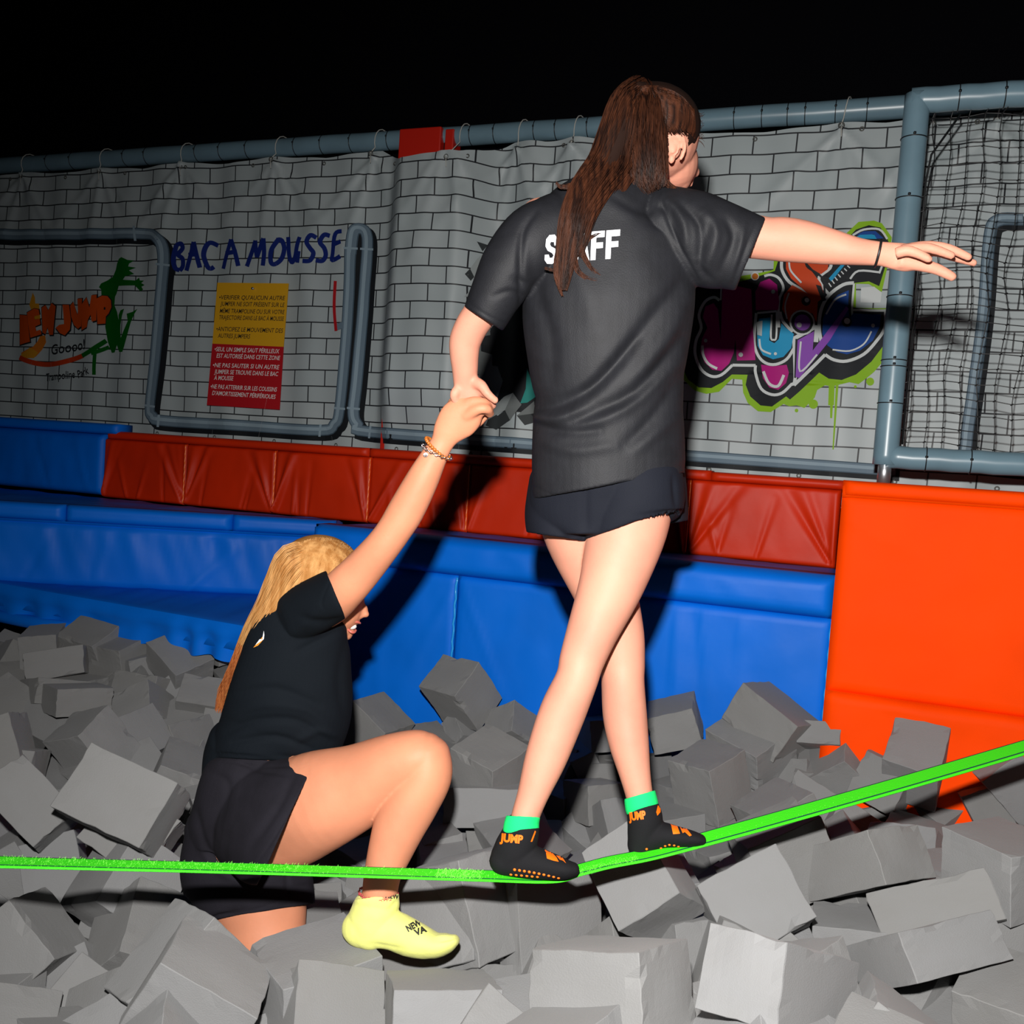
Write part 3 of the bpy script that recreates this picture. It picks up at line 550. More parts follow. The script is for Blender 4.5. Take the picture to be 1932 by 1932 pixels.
def foam_mesh(seed):
    bm = bmesh.new(); bmesh.ops.create_cube(bm, size=1); bmesh.ops.bevel(bm, geom=bm.edges[:], offset=.008, segments=1, affect='EDGES')
    for _ in range(3): bmesh.ops.subdivide_edges(bm, edges=[e for e in bm.edges if e.calc_length() > .12], cuts=1, use_grid_fill=True)
    bmesh.ops.recalc_face_normals(bm, faces=bm.faces[:])
    r = random.Random(seed); chips = [Vector([r.choice((-.5, .5)), r.choice((-.5, .5)), r.uniform(-.5, .5)]) for _ in range(2)]; chips = [Vector(r.sample(list(c), 3)) for c in chips]
    for v in bm.verts:
        p = v.co.copy(); s = Vector((seed * 3.1, seed, 0))
        on = sum(abs(abs(x) - .5) < .03 for x in p)
        q = noise.noise_vector(p * 1.6 + s) * .022
        if on >= 2: q += noise.noise_vector(p * 9 + s) * .016
        for c in chips:
            d = (p - c).length
            if d < .16 and on >= 2: q -= c.normalized() * .05 * (1 - d / .16)
        v.co += q
    me = bpy.data.meshes.new('foam_cube'); bm.to_mesh(me); bm.free(); me.materials.append(FM)
    me.polygons.foreach_set('use_smooth', [False] * len(me.polygons)); return me
FMS = [foam_mesh(k) for k in range(10)]
CUBES = '''-.971 2.417 .142 .472 -.865 .118 .118 .253 .177 .206;-.986 2.532 .015 .488 -.835 .157 .200 .197 .172 .198;-1.292 2.568 .057 .433 -.835 .205 .271 .223 .136 .203;-1.542 3.125 -.151 -.090 .946 .293 -.106 .117 .202 .205;-1.316 3.310 .011 .382 -.747 -.515 .178 .203 .170 .155;-1.202 3.215 -.088 .337 -.866 -.351 -.113 .122 .206 .203;-1.085 3.107 -.053 -.072 .970 .120 -.201 .150 .201 .205;-.956 3.088 -.103 .128 -.938 -.285 -.148 .123 .204 .204;-1.207 3.480 -.035 .416 -.747 -.454 .252 .203 .116 .204;-1.179 3.663 .076 .356 -.929 -.052 .091 .181 .131 .177;-1.327 3.796 .202 .285 -.858 -.426 -.033 .174 .223 .132;-1.533 3.900 .152 .626 -.668 -.333 .225 .185 .094 .230;-1.586 3.904 .213 -.067 .828 .547 .101 .247 .168 .115;-1.747 3.911 .229 .175 -.811 -.526 -.186 .149 .219 .133;-1.943 3.903 .170 -.042 .990 .127 .041 .145 .196 .205;-1.827 3.902 .122 .207 -.882 -.241 -.348 .111 .201 .203;-1.796 3.722 .175 .606 -.771 -.190 .044 .215 .113 .205;-1.716 3.705 .074 .602 -.581 -.381 .393 .187 .118 .178;-1.419 3.722 .096 .563 -.809 .133 -.105 .206 .105 .202;-1.384 3.564 .053 .417 -.878 -.087 -.220 .179 .131 .181;-1.599 3.478 .106 .599 -.688 .265 -.314 .204 .103 .202;-1.879 3.746 -.053 .615 -.779 -.065 .104 .114 .109 .201;-1.747 3.596 .089 .549 -.746 .205 -.318 .206 .098 .202;-1.385 3.154 .040 .218 -.934 .189 -.212 .196 .154 .204;-1.417 3.231 -.061 .461 -.804 .329 -.180 .209 .112 .203;-1.187 3.914 .261 .658 -.620 -.349 .246 .153 .130 .156;-1.372 3.925 .303 .585 -.734 .270 -.215 .184 .098 .143;-1.100 3.837 .072 -.074 .952 .262 .137 .103 .200 .204;-1.611 2.917 .093 .279 -.565 -.578 .518 .207 .162 .205;-1.247 2.631 -.155 .556 -.799 -.228 .018 .151 .183 .201;-1.019 2.518 -.267 -.028 .676 .716 -.173 .223 .156 .205;-1.176 2.692 -.362 .404 -.677 -.314 .528 .230 .115 .204;-1.413 3.136 -.601 .186 -.846 -.478 .148 .149 .159 .111;-1.130 2.199 -.162 .169 -.690 -.610 .351 .187 .185 .205;-1.267 2.513 -.402 .067 .929 .288 -.224 .135 .189 .206;-1.108 2.305 -.267 .482 -.870 -.106 .001 .188 .136 .207;-.653 2.021 -.086 .304 -.884 .315 -.161 .162 .222 .204;-.589 1.908 -.062 -.027 .966 .041 -.254 .228 .183 .175;-.954 2.748 -.262 -.082 .984 .123 -.100 .119 .220 .205;-.960 3.063 -.296 -.054 .925 .244 .285 .098 .201 .204;-1.061 2.685 -.552 -.030 .950 .284 .123 .099 .204 .204;-.786 2.512 -.230 -.055 .858 .301 .413 .143 .197 .204;-.372 2.061 -.132 -.020 .952 .305 .027 .234 .214 .223;-.033 2.362 -.044 .569 -.715 .105 -.392 .245 .246 .242;-.487 2.436 -.224 -.094 .974 .168 -.115 .164 .193 .205;-.051 2.406 -.119 .364 -.792 -.305 .384 .366 .224 .261;-.336 1.963 -.144 .296 -.923 -.143 .201 .200 .183 .204;-.076 1.893 -.064 .168 .981 .094 .008 .221 .226 .151;.025 2.275 -.236 .458 -.823 -.210 .263 .220 .143 .203;-.157 3.738 .171 .330 -.873 .331 -.138 .209 .177 .221;-.493 3.662 .008 .223 -.839 -.482 .122 .196 .198 .205;.062 3.697 .046 .355 -.860 .150 -.334 .151 .135 .168;-.118 3.767 .008 .269 -.891 -.307 .198 .174 .124 .087;-.015 3.102 .062 .142 -.890 -.427 -.079 .194 .194 .205;-.274 3.734 -.102 .111 -.954 -.279 .007 .149 .184 .204;-.133 3.312 -.109 -.009 .990 .134 -.029 .130 .201 .205;.049 3.376 -.086 .630 -.774 -.052 .014 .168 .138 .199;-.028 3.013 -.018 .616 -.787 -.010 -.033 .248 .123 .202;-.089 3.377 -.226 .476 -.776 .272 -.312 .169 .115 .157;-.158 2.883 -.155 .015 .976 .189 .110 .124 .219 .205;.064 2.858 -.121 -.038 .970 .187 .147 .128 .198 .205;-.130 2.734 -.164 -.027 .997 .068 .019 .149 .205 .205;-.499 3.731 -.108 .107 -.912 -.230 -.324 .114 .211 .204;.667 3.455 .184 .697 -.687 -.052 -.198 .182 .140 .236;.396 3.570 .088 .633 -.767 -.100 .025 .113 .118 .198;.414 3.546 -.057 .677 -.725 .027 -.125 .150 .117 .210;.370 3.297 -.082 .604 -.765 -.165 .150 .159 .137 .177;.412 3.180 -.138 .465 -.870 -.153 .049 .101 .168 .214;.706 3.316 -.046 .634 -.724 -.245 .114 .208 .127 .169;.109 2.746 -.101 .187 -.843 -.475 .170 .204 .135 .204;.204 3.141 -.245 -.010 1.000 .007 .010 .101 .206 .205;.299 2.877 -.226 .106 .984 .052 .135 .105 .201 .206;.379 3.562 -.056 -.025 .966 -.005 .259 .099 .206 .205;.746 3.145 .066 -.010 .934 .329 .140 .190 .189 .205;.992 3.335 .246 .180 -.892 -.389 .143 .211 .245 .161;.922 3.316 .152 .131 -.930 -.309 -.152 .217 .233 .149;1.168 3.300 .209 .525 -.821 .149 -.168 .149 .080 .187;1.219 3.252 .118 .120 -.881 .238 -.391 .194 .224 .151;1.182 3.268 .079 .126 -.963 .217 -.096 .182 .187 .120;.927 3.362 -.002 .186 -.869 -.459 .001 .203 .140 .126;.919 2.876 .027 .014 .960 .168 .225 .189 .196 .205;1.092 3.297 -.082 .046 .962 .268 .009 .179 .166 .112;1.354 3.148 .108 .614 -.696 .346 -.134 .160 .161 .215;1.422 3.101 .199 .332 -.905 .262 -.049 .177 .202 .204;1.537 3.138 .023 .216 -.928 -.247 -.175 .168 .144 .120;1.363 3.197 -.036 .602 -.777 -.039 -.179 .158 .105 .187;1.258 3.238 -.151 .099 .953 .286 .025 .171 .132 .104;.986 2.393 .127 .460 -.853 -.203 .137 .193 .132 .265;1.126 2.259 .074 .450 -.851 .030 -.268 .285 .119 .199;1.018 2.102 .042 .458 -.873 -.166 .025 .259 .104 .257;1.007 2.098 -.146 -.022 .995 .040 .087 .253 .173 .137;1.163 2.017 -.042 -.097 .939 -.326 .056 .148 .212 .205;1.281 2.263 .191 .688 -.697 -.167 .116 .200 .166 .203;1.499 2.387 -.153 -.087 .936 -.220 .262 .129 .200 .205;1.653 3.088 -.152 .554 -.788 -.095 -.251 .145 .104 .185;1.558 3.012 -.162 .104 -.905 .302 -.281 .120 .165 .205;1.656 3.081 -.129 .008 .987 -.156 .039 .109 .192 .205;1.669 3.055 -.065 .137 .956 -.028 .259 .131 .197 .206;1.717 3.059 .175 -.021 .922 -.052 .382 .153 .203 .205;1.689 3.097 .074 .594 -.801 .040 -.062 .095 .094 .181;1.663 3.084 .058 .032 .961 -.097 .256 .118 .193 .205;.179 2.357 -.085 .567 -.763 -.225 .213 .277 .270 .083;.258 1.759 .101 .547 -.768 .137 -.304 .248 .162 .201;.457 2.595 -.133 .520 -.851 .027 .060 .187 .134 .201;.392 2.267 .096 .873 -.339 -.307 -.168 .173 .214 .212;.520 2.600 -.109 -.038 .997 .045 .039 .136 .197 .205;.660 2.241 .061 .436 -.864 -.174 -.182 .218 .185 .177;.570 1.710 .160 .475 -.803 .259 -.249 .155 .147 .333;.844 2.509 -.166 .493 -.813 -.047 .306 .227 .101 .201;.935 2.302 -.080 .041 .984 -.163 .053 .172 .184 .205;.787 2.547 -.042 .054 .956 .177 .227 .150 .196 .205;.890 3.037 -.110 .480 -.830 -.213 .190 .206 .090 .201;.809 2.502 .086 .015 .975 .083 .207 .220 .175 .205;.743 2.884 -.153 .070 .977 .163 .118 .137 .171 .205'''
CD = [tuple(map(float, c.split())) for c in CUBES.split(';')]
CUBE_OBJS = []
rc = random.Random(5)
def put_cube(c, q, d, mi):
    o = bpy.data.objects.new('foam_cube', FMS[mi]); COL.objects.link(o); o.location = c; o.rotation_mode = 'QUATERNION'; o.rotation_quaternion = q; o.scale = d; CUBE_OBJS.append(o); return o
for k, c in enumerate(CD): put_cube(c[:3], Quaternion(c[3:7]), c[7:10], k % 10)
def foam_h(X, Y):
    sw = sz = 0
    for c in CD:
        d2 = (c[0] - X) ** 2 + (c[1] - Y) ** 2 + .01; w_ = 1 / d2 ** 2; sw += w_; sz += w_ * c[2]
    return sz / sw
NT = len(CD)
Y = 1.25
while Y < 4.6:
    X = -2.9 + .09 * (int(Y / .17) % 2)
    while X < 2.75:
        x = X + rc.uniform(-.05, .05); y = Y + rc.uniform(-.05, .05); X += .175
        lim = (YB - K * x - .11) if x > -.9 else (3.95 - .47 * (x + 1.4) if x < -1.0 else 3.7)
        if x > XO: lim = YR - K * x - .15
        u, v = proj(Vector((x, y, 0)))
        if y > lim or u < -260 or u > 2200 or v > 2350: continue
        h = foam_h(x, y)
        if 330 < u < 900 and y < 2.42 and proj(Vector((x, y, .15)))[1] < 1835: h = min(h, -.12)
        if abs(y - 2.0) < .3 and 880 < u < 1400: h = min(h, -.03)
        for lay in ((0,) if True else ()):
            q = Quaternion((rc.gauss(0, 1), rc.gauss(0, .5), rc.gauss(0, .5), rc.gauss(0, 1))).normalized()
            out = (u < 40 or u > 1890 or v > 1900)
            if x > 1.0 and y > 2.4: h += .07
            z = min(h, .25) - (.06 if out else .10) - rc.uniform(0, .06)
            if (y > 1.5 or True): put_cube((x, y, z), q, (.2, .2, .2), rc.randrange(10))
    Y += .17
# drop the fill cubes that neither this view nor a step to either side can see
def cull_cubes():
    bpy.context.view_layer.update(); V = []; Fc = []; own = []
    for k, o in enumerate(CUBE_OBJS):
        n = len(V); m = o.matrix_world; V += [m @ Vector((a, b, c)) for a in (-.5, .5) for b in (-.5, .5) for c in (-.5, .5)]
        Fc += [tuple(n + i for i in f) for f in ((0, 1, 3, 2), (4, 6, 7, 5), (0, 4, 5, 1), (2, 3, 7, 6), (0, 2, 6, 4), (1, 5, 7, 3))]; own += [k] * 6
    bv = BVHTree.FromPolygons(V, Fc); seen = {}
    for dx in (0, -.45, .45):
        e = CAM + Vector((dx, 0, .0)); st = 8 if dx == 0 else 16
        for py in range(1100, 2100 if dx == 0 else 1960, st):
            for px in range(-150, 2090, st):
                h = bv.ray_cast(e, ray(px, py).normalized())
                if h[2] is not None: seen[own[h[2]]] = seen.get(own[h[2]], 0) + 1
    for k in range(len(CUBE_OBJS) - 1, NT - 1, -1):
        if seen.get(k, 0) < 9: bpy.data.objects.remove(CUBE_OBJS[k]); CUBE_OBJS.pop(k)
cull_cubes()
print('CUBES', len(CUBE_OBJS))
# the deep, even layer of foam under the visible cubes
nx_, ny_ = 60, 40; vs = []
for j in range(ny_ + 1):
    for i in range(nx_ + 1):
        x = -3.1 + 6.0 * i / nx_; lim = min((YB - K * x - .06) if x > -.85 else 4.1, 4.1) - (.2 if x > XO else 0); y = 1.0 + (lim - 1.0) * j / ny_; uu, vv = proj(Vector((x, y, 0))); vs.append((x, y, min(foam_h(x, y), .1) - (.27 if -30 < uu < 1960 and vv < 1990 else .06) + .05 * noise.noise(Vector((x * 4, y * 4, 0)))))
n = len(vs); vs += [(a, b, -.88) for a, b, c in vs]
fs = [(j * (nx_ + 1) + i, j * (nx_ + 1) + i + 1, (j + 1) * (nx_ + 1) + i + 1, (j + 1) * (nx_ + 1) + i) for j in range(ny_) for i in range(nx_)]
fs += [tuple(n + k for k in reversed(f)) for f in fs]
rim = [i for i in range(nx_ + 1)] + [j * (nx_ + 1) + nx_ for j in range(1, ny_ + 1)] + [ny_ * (nx_ + 1) + i for i in range(nx_ - 1, -1, -1)] + [j * (nx_ + 1) for j in range(ny_ - 1, 0, -1)]
fs += [(rim[(k + 1) % len(rim)], rim[k], n + rim[k], n + rim[(k + 1) % len(rim)]) for k in range(len(rim))]
tag(obj('foam_filling', vs, fs, FM, None), 'grey foam filling the depth of the pit under the cubes', 'foam', kind='stuff')

# ---------------------------------------------------------------- slackline
GL = mat('neon_green_webbing', (.045, .66, .01), .6, .3, bump=(300, .5, .002)); GD = mat('webbing_edge', (.0, .05, .045), .7)
SLP = [(-500, 1606, 1.55, -4), (-120, 1622, 1.66, -4), (50, 1628, 1.72, -4), (400, 1637, 1.81, -3), (700, 1646, 1.88, -2), (900, 1652, 1.93, 0), (1040, 1655, 1.96, 2), (1095, 1641, 1.975, 3), (1150, 1627, 1.99, 4), (1230, 1611, 2.01, 5), (1335, 1582, 2.04, 10), (1500, 1536, 2.12, 12), (1700, 1479, 2.22, 15), (1877, 1427, 2.31, 17), (2060, 1372, 2.40, 17), (2300, 1299, 2.52, 17), (2560, 1220, 2.66, 17)]
SLI = crom(SLP, 16)
def sl_at(px):
    i = np.argmin(abs(SLI[:, 0] - px)); return P(*SLI[i, :3])
SL = empty('slackline', sl_at(1000), label='neon green slackline webbing stretched across the foam pit', cat='slackline')
prof = [(-.025, 0), (-.0175, 0), (-.0135, 0), (-.002, 0), (.0225, 0), (.025, 0)]; mats_ = [0, 1, 0, 0, 1]
vs = []; fs = []; fm = []; C_ = [P(*r[:3]) for r in SLI]
for i, r in enumerate(SLI):
    t = (C_[min(i + 1, len(C_) - 1)] - C_[max(i - 1, 0)]).normalized(); wv = Vector((0, 1, 0)); wv = (wv - t * wv.dot(t)).normalized()
    wv = Quaternion(t, math.radians(r[3])) @ wv; nv = t.cross(wv).normalized()
    if nv.z < 0: nv = -nv
    for a, _ in prof: vs.append(C_[i] + wv * a + nv * .0014)
    for a, _ in prof: vs.append(C_[i] + wv * a - nv * .0014)
n = len(prof)
for i in range(len(C_) - 1):
    a = i * 2 * n; b_ = a + 2 * n
    for k in range(n - 1): fs.append((a + k, b_ + k, b_ + k + 1, a + k + 1)); fm.append(mats_[k]); fs.append((a + n + k, a + n + k + 1, b_ + n + k + 1, b_ + n + k)); fm.append(0)
    fs += [(a, a + n, b_ + n, b_), (a + n - 1, b_ + n - 1, b_ + 2 * n - 1, a + 2 * n - 1)]; fm += [0, 1]
obj('webbing', vs, fs, None, SL, True, [GL, GD], fm)
rf = random.Random(2); mb = MB()
for _ in range(3000):
    px = rf.choice((rf.uniform(-80, 940), rf.uniform(-80, 560), rf.uniform(1090, 1200), rf.uniform(820, 900))) if rf.random() < .95 else rf.uniform(1340, 1650)
    i = int(np.argmin(abs(SLI[:, 0] - px))); p = C_[i].lerp(C_[min(i + 1, len(C_) - 1)], rf.random()) + Vector((0, rf.uniform(-.022, .024), .001))
    l = rf.uniform(.0015, .0055) * (1 if px < 940 else .6); d = Vector((rf.gauss(.4, .6), rf.gauss(0, .5), 1)).normalized() * l; s = .0003
    mb.add([p + Vector((-s, 0, 0)), p + Vector((s, 0, 0)), p + d * .6 + Vector((s * .7, 0, 0)), p + d + Vector((l * .3, 0, -l * .1)), p + d * .6 - Vector((s * .7, 0, 0))], [(0, 1, 2, 4), (4, 2, 3)])
mb.build('fuzz', mat('green_fuzz', (.25, .8, .1), .8, .2), SL)['kind'] = 'stuff'

# ---------------------------------------------------------------- figures
def loft(mb, st, n=56, sub=5, pocket=None, pw=.0095, caps=(1, 1)):
    """st rows: px, py, Y, half width px, half depth px [, angle of the section in degrees or None]"""
    A = crom([list(r[:5]) for r in st], sub); N = len(A)
    ang = None
    if any(len(r) > 5 and r[5] is not None for r in st):
        ang = np.full(N, np.nan)
        for i, r in enumerate(st):
            if len(r) > 5 and r[5] is not None: ang[min(i * sub, N - 1)] = r[5]
    C_ = [P(*r[:3]) for r in A]; rings = []
    for i in range(N):
        t = (C_[min(i + 1, N - 1)] - C_[max(i - 1, 0)]).normalized(); v = (C_[i] - CAM).normalized()
        s = t.cross(v)
        s = s.normalized() if s.length > .05 else RT
        if ang is not None:
            # blend towards the asked-for section angle near that station
            k = [j for j in range(N) if not np.isnan(ang[j])]; j = min(k, key=lambda q: abs(q - i)); w_ = max(0, 1 - abs(j - i) / sub); a_ = ang[j]
            if len(k) == len(st): w_ = 1; a_ = float(np.interp(i, k, [ang[q] for q in k]))
            a = math.radians(a_); sa = (RT * math.cos(a) - UP * math.sin(a)); sa = (sa - v * sa.dot(v)).normalized()
            if sa.dot(s) < 0: sa = -sa
            s = (s * (1 - w_) + sa * w_).normalized() if w_ < 1 else sa
        d = v if ang is not None else s.cross(t).normalized()
        if ang is not None: d = (v - s * v.dot(s)).normalized()
        sc = A[i][2] / F; rings.append((C_[i], s, d, A[i][3] * sc, A[i][4] * sc, t))
    def ring(c, s, d, a, b): return [c + s * (a * math.cos(2 * PI * k / n)) + d * (b * math.sin(2 * PI * k / n)) for k in range(n)]
    R = []
    def capr(i, sg):
        c, s, d, a, b, t = rings[i]; h = min(a, b) * .8; out = []
        for q in (.97, .87, .7, .45, .2): out.append(ring(c + t * sg * h * math.sqrt(1 - q * q), s, d, a * q, b * q))
        return out
    if caps[0]: R += list(reversed(capr(0, -1)))
    for c, s, d, a, b, t in rings: R.append(ring(c, s, d, a, b))
    if pocket:
        c, s, d, a, b, t = rings[-1]
        k = N - 1; dist = 0; R.append(ring(c + t * .0015, s, d, a - pw * .5, b - pw * .5))
        R.append(ring(c, s, d, a - pw, b - pw))
        while k > 0 and dist < pocket:
            k -= 1; dist += (rings[k][0] - rings[k + 1][0]).length; q = rings[k]; R.append(ring(q[0], q[1], q[2], max(.004, q[3] - pw), max(.004, q[4] - pw)))
    elif caps[1]: R += capr(N - 1, 1)
    vs = [p for r in R for p in r]; M_ = len(R)
    fs = [(i * n + k, i * n + (k + 1) % n, (i + 1) * n + (k + 1) % n, (i + 1) * n + k) for i in range(M_ - 1) for k in range(n)]
    fs += [tuple(reversed(range(n))), tuple((M_ - 1) * n + k for k in range(n))]
    mb.add(vs, fs)
def ball(mb, px, py, Y, a, b, c, ang=0, n=20, m=14):
    """ellipsoid: half axes in px (image x, image y, depth), turned by ang degrees in the image"""
    C0 = P(px, py, Y); v = (C0 - CAM).normalized(); r = (RT - v * RT.dot(v)).normalized(); u = v.cross(r) * -1
    if u.dot(UP) < 0: u = -u
    A = math.radians(ang); x = r * math.cos(A) - u * math.sin(A); y = r * math.sin(A) + u * math.cos(A); s = Y / F; vs = []
    for i in range(1, m):
        th = PI * i / m
        for k in range(n):
            ph = 2 * PI * k / n; vs.append(C0 + x * (a * s * math.sin(th) * math.cos(ph)) + v * (c * s * math.sin(th) * math.sin(ph)) + y * (b * s * math.cos(th)))
    fs = [((i * n + k), (i * n + (k + 1) % n), ((i + 1) * n + (k + 1) % n), ((i + 1) * n + k)) for i in range(m - 2) for k in range(n)]
    vs += [C0 + y * b * s, C0 - y * b * s]; q = len(vs)
    fs += [((k + 1) % n, k, q - 2) for k in range(n)] + [((m - 2) * n + k, (m - 2) * n + (k + 1) % n, q - 1) for k in range(n)]
    mb.add(vs, fs)
def weld(mb, name, m, par, voxel=.0035, smooth=6, fold=None, sf=.5):
    """union of all closed pieces as one smooth skin"""
    me = bpy.data.meshes.new(name); me.from_pydata([tuple(v) for v in mb.v], [], mb.f)
    bm = bmesh.new(); bm.from_mesh(me); bm.to_mesh(me)
    # make every island face outwards
    bmesh.ops.recalc_face_normals(bm, faces=bm.faces[:]); bm.to_mesh(me); bm.free()
    o = bpy.data.objects.new(name, me); COL.objects.link(o)
    r = o.modifiers.new('r', 'REMESH'); r.mode = 'VOXEL'; r.voxel_size = voxel; r.use_smooth_shade = True
    s = o.modifiers.new('s', 'SMOOTH'); s.factor = sf; s.iterations = smooth
    dg = bpy.context.evaluated_depsgraph_get(); new = bpy.data.meshes.new_from_object(o.evaluated_get(dg))
    o.modifiers.clear(); o.data = new; new.materials.clear(); new.materials.append(m); new.name = name
    if fold: fold(new)
    new.polygons.foreach_set('use_smooth', [True] * len(new.polygons))
    parent(o, par); return o
def getco(me):
    a = np.zeros(len(me.vertices) * 3); me.vertices.foreach_get('co', a); n = np.zeros_like(a); me.vertices.foreach_get('normal', n)
    return a.reshape(-1, 3), n.reshape(-1, 3)
CAMn = np.array(CAM); RTn = np.array(RT); UPn = np.array(UP); FWn = np.array(FW)
def pxy(co):
    q = co - CAMn; z = q @ FWn; return 966 + F * (q @ RTn) / z, 966 - F * (q @ UPn) / z
def folds(lines, noise_amp=.0015, noise_sc=14, str_=(1, 1, 1)):
    """lines: (points in px, depth m, width px): grooves (-) and ridges (+) in cloth"""
    def f(me):
        co, no = getco(me); X, Y = pxy(co); face = np.clip(-((co - CAMn) / np.linalg.norm(co - CAMn, axis=1)[:, None] * no).sum(1) * 2.5, 0, 1); D = np.zeros(len(co))
        for pts, am, wd_ in lines:
            A = crom(pts, 4) if len(pts) > 2 else np.array(pts, float); best = np.full(len(co), 1e9); tt = np.zeros(len(co)); N = len(A) - 1
            for i in range(N):
                a = A[i]; b_ = A[i + 1]; d = b_ - a; l2 = max(1e-6, d @ d); t = np.clip(((X - a[0]) * d[0] + (Y - a[1]) * d[1]) / l2, 0, 1)
                q = np.hypot(X - a[0] - t * d[0], Y - a[1] - t * d[1]); k = q < best; best[k] = q[k]; tt[k] = (i + t[k]) / N
            D += am * np.exp(-(best / wd_) ** 2) * np.sin(PI * np.clip(tt * .86 + .07, 0, 1)) ** .6
        D *= face
        if noise_amp:
            D += np.array([noise.noise(Vector((c[0] * noise_sc * str_[0], c[1] * noise_sc * str_[1], c[2] * noise_sc * str_[2]))) for c in co]) * noise_amp
        co = co + no * D[:, None]; me.vertices.foreach_set('co', co.ravel()); me.update()
    return f
def bvh_of(*os):
    V = []; Fc = []
    for o in os:
        n = len(V); V += [v.co.copy() for v in o.data.vertices]; Fc += [tuple(i + n for i in p.vertices) for p in o.data.polygons]
    return BVHTree.FromPolygons(V, Fc)
def wrap(name, polys, m, par, bv, off=.0012, step=5, mesh=None, fallY=2.0, src=None):
    """lay flat shapes, given by their outline, on a curved surface"""
    V = []; Fc = []
    src = src or CAM
    for p in polys:
        if mesh is None:
            tr = tessellate_polygon([[Vector((a, b, 0)) for a, b in p]]); v2, tt = subdiv(p, [list(t) for t in tr], step)
        else: v2, tt = subdiv(p[0], p[1], step)
        n = len(V); ok = []
        for a, b in v2:
            d = ray(a, b).normalized(); h = bv.ray_cast(src, d); hit = h[0] is not None; ok.append(hit)
            V.append(h[0] - d * off + h[1] * off * .3 if hit else P(a, b, fallY))
        Fc += [tuple(k + n for k in t) for t in tt if all(ok[k] for k in t) and max((V[t[i] + n] - V[t[i - 1] + n]).length for i in range(3)) < .03]
    return obj(name, V, Fc, m, par)
def strand_mesh(mb, pts, r0, r1, n=3):
    N = len(pts); pts = [Vector(p) for p in pts]; t0 = (pts[1] - pts[0]).normalized(); a = t0.orthogonal().normalized(); vs = []
    for i in range(N):
        t = (pts[min(i + 1, N - 1)] - pts[max(i - 1, 0)]).normalized(); a = (a - t * a.dot(t)).normalized(); b = t.cross(a); r = r0 + (r1 - r0) * (i / (N - 1)) ** 1.5
        vs += [pts[i] + (a * math.cos(2 * PI * k / n) + b * math.sin(2 * PI * k / n)) * r for k in range(n)]
    mb.add(vs, [(i * n + k, i * n + (k + 1) % n, (i + 1) * n + (k + 1) % n, (i + 1) * n + k) for i in range(N - 1) for k in range(n)], 0)
def lock(mb, st, cnt, r0=.0011, r1=.0004, seed=0, shell=.75, sub=3, wob=.004, mis=None, cut=.2):
    """strands running through a chain of sections: px, py, Y, half width px, half depth px"""
    r = random.Random(seed); A = crom(st, sub); C_ = [P(*q[:3]) for q in A]; N = len(A)
    for k in range(cnt):
        th = r.uniform(0, 2 * PI); rad = (1 - (1 - shell) * r.random()) * math.sqrt(r.uniform(.55, 1)); fx = r.uniform(-1, 1) * .15; ph = r.uniform(0, 6); pts = []
        end = N if r.random() > .5 else int(N * (1 - cut * r.random()))
        for i in range(max(4, end)):
            if i >= N: break
            q = A[i]; u = i / (N - 1); t = (C_[min(i + 1, N - 1)] - C_[max(i - 1, 0)]).normalized(); v = (C_[i] - CAM).normalized(); s = t.cross(v); s = s.normalized() if s.length > .05 else RT; d = s.cross(t)
            sc = q[2] / F; tw = th + fx * u * 3
            p = C_[i] + s * (q[3] * sc * rad * math.cos(tw)) + d * (q[4] * sc * rad * math.sin(tw)) + Vector((math.sin(u * 7 + ph), math.cos(u * 6 + ph), math.sin(u * 9 + ph * 2))) * wob * u
            pts.append(p)
        strand_mesh(mb, pts, r0 * r.uniform(.7, 1.3), r1)
def hair_mat(name, c0, c1, rough=.42, sc=(130, 130, 7)):
    m = mat(name, c0, rough, .14); nt = m.node_tree; b = nt.nodes['Principled BSDF']; L = nt.links.new
    tc = nt.nodes.new('ShaderNodeTexCoord'); mp = nt.nodes.new('ShaderNodeMapping'); mp.inputs['Scale'].default_value = sc; L(tc.outputs['Object'], mp.inputs[0])
    n = nt.nodes.new('ShaderNodeTexNoise'); n.inputs['Scale'].default_value = 1; n.inputs['Detail'].default_value = 3; L(mp.outputs[0], n.inputs[0])
    r = nt.nodes.new('ShaderNodeMix'); r.data_type = 'RGBA'; r.inputs[6].default_value = lin(c0); r.inputs[7].default_value = lin(c1)
    mr = nt.nodes.new('ShaderNodeMapRange'); mr.inputs[1].default_value = .36; mr.inputs[2].default_value = .66; L(n.outputs['Fac'], mr.inputs[0]); L(mr.outputs[0], r.inputs[0]); L(r.outputs[2], b.inputs['Base Color'])
    return m
SKIN = mat('skin', (.60, .262, .180), .58, .25, bump=(180, .12, .002), var=(9, .86), sss=.12)
SKINK = mat('skin_warm', (.60, .24, .135), .55, .25, bump=(180, .12, .002), var=(9, .86), sss=.12)
TEE = mat('charcoal_jersey', (.0108, .0112, .0140), .6, .2, bump=(420, .3, .002), sheen=.0, var=(30, .8))
TEEN = mat('navy_cotton', (.0035, .0055, .0085), .85, .12, bump=(500, .3, .002))
SHO = mat('dark_navy_shorts_cloth', (.0062, .0074, .0125), .8, .15, bump=(500, .3, .002))
SHOK = mat('washed_black_cotton', (.0125, .0115, .0165), .88, .15, bump=(450, .35, .002), var=(14, .8))
SOCK = mat('black_sock_knit', (.009, .009, .0105), .85, .15, bump=(600, .4, .002))
SGRN = mat('green_knit', (.01, .72, .17), .8, .2, bump=(500, .4, .002))
SYEL = mat('yellow_sock_knit', (.78, .80, .22), .85, .2, bump=(550, .4, .002), sheen=.1, var=(20, .92))
SORG = mat('orange_print', (.95, .16, .0), .6)
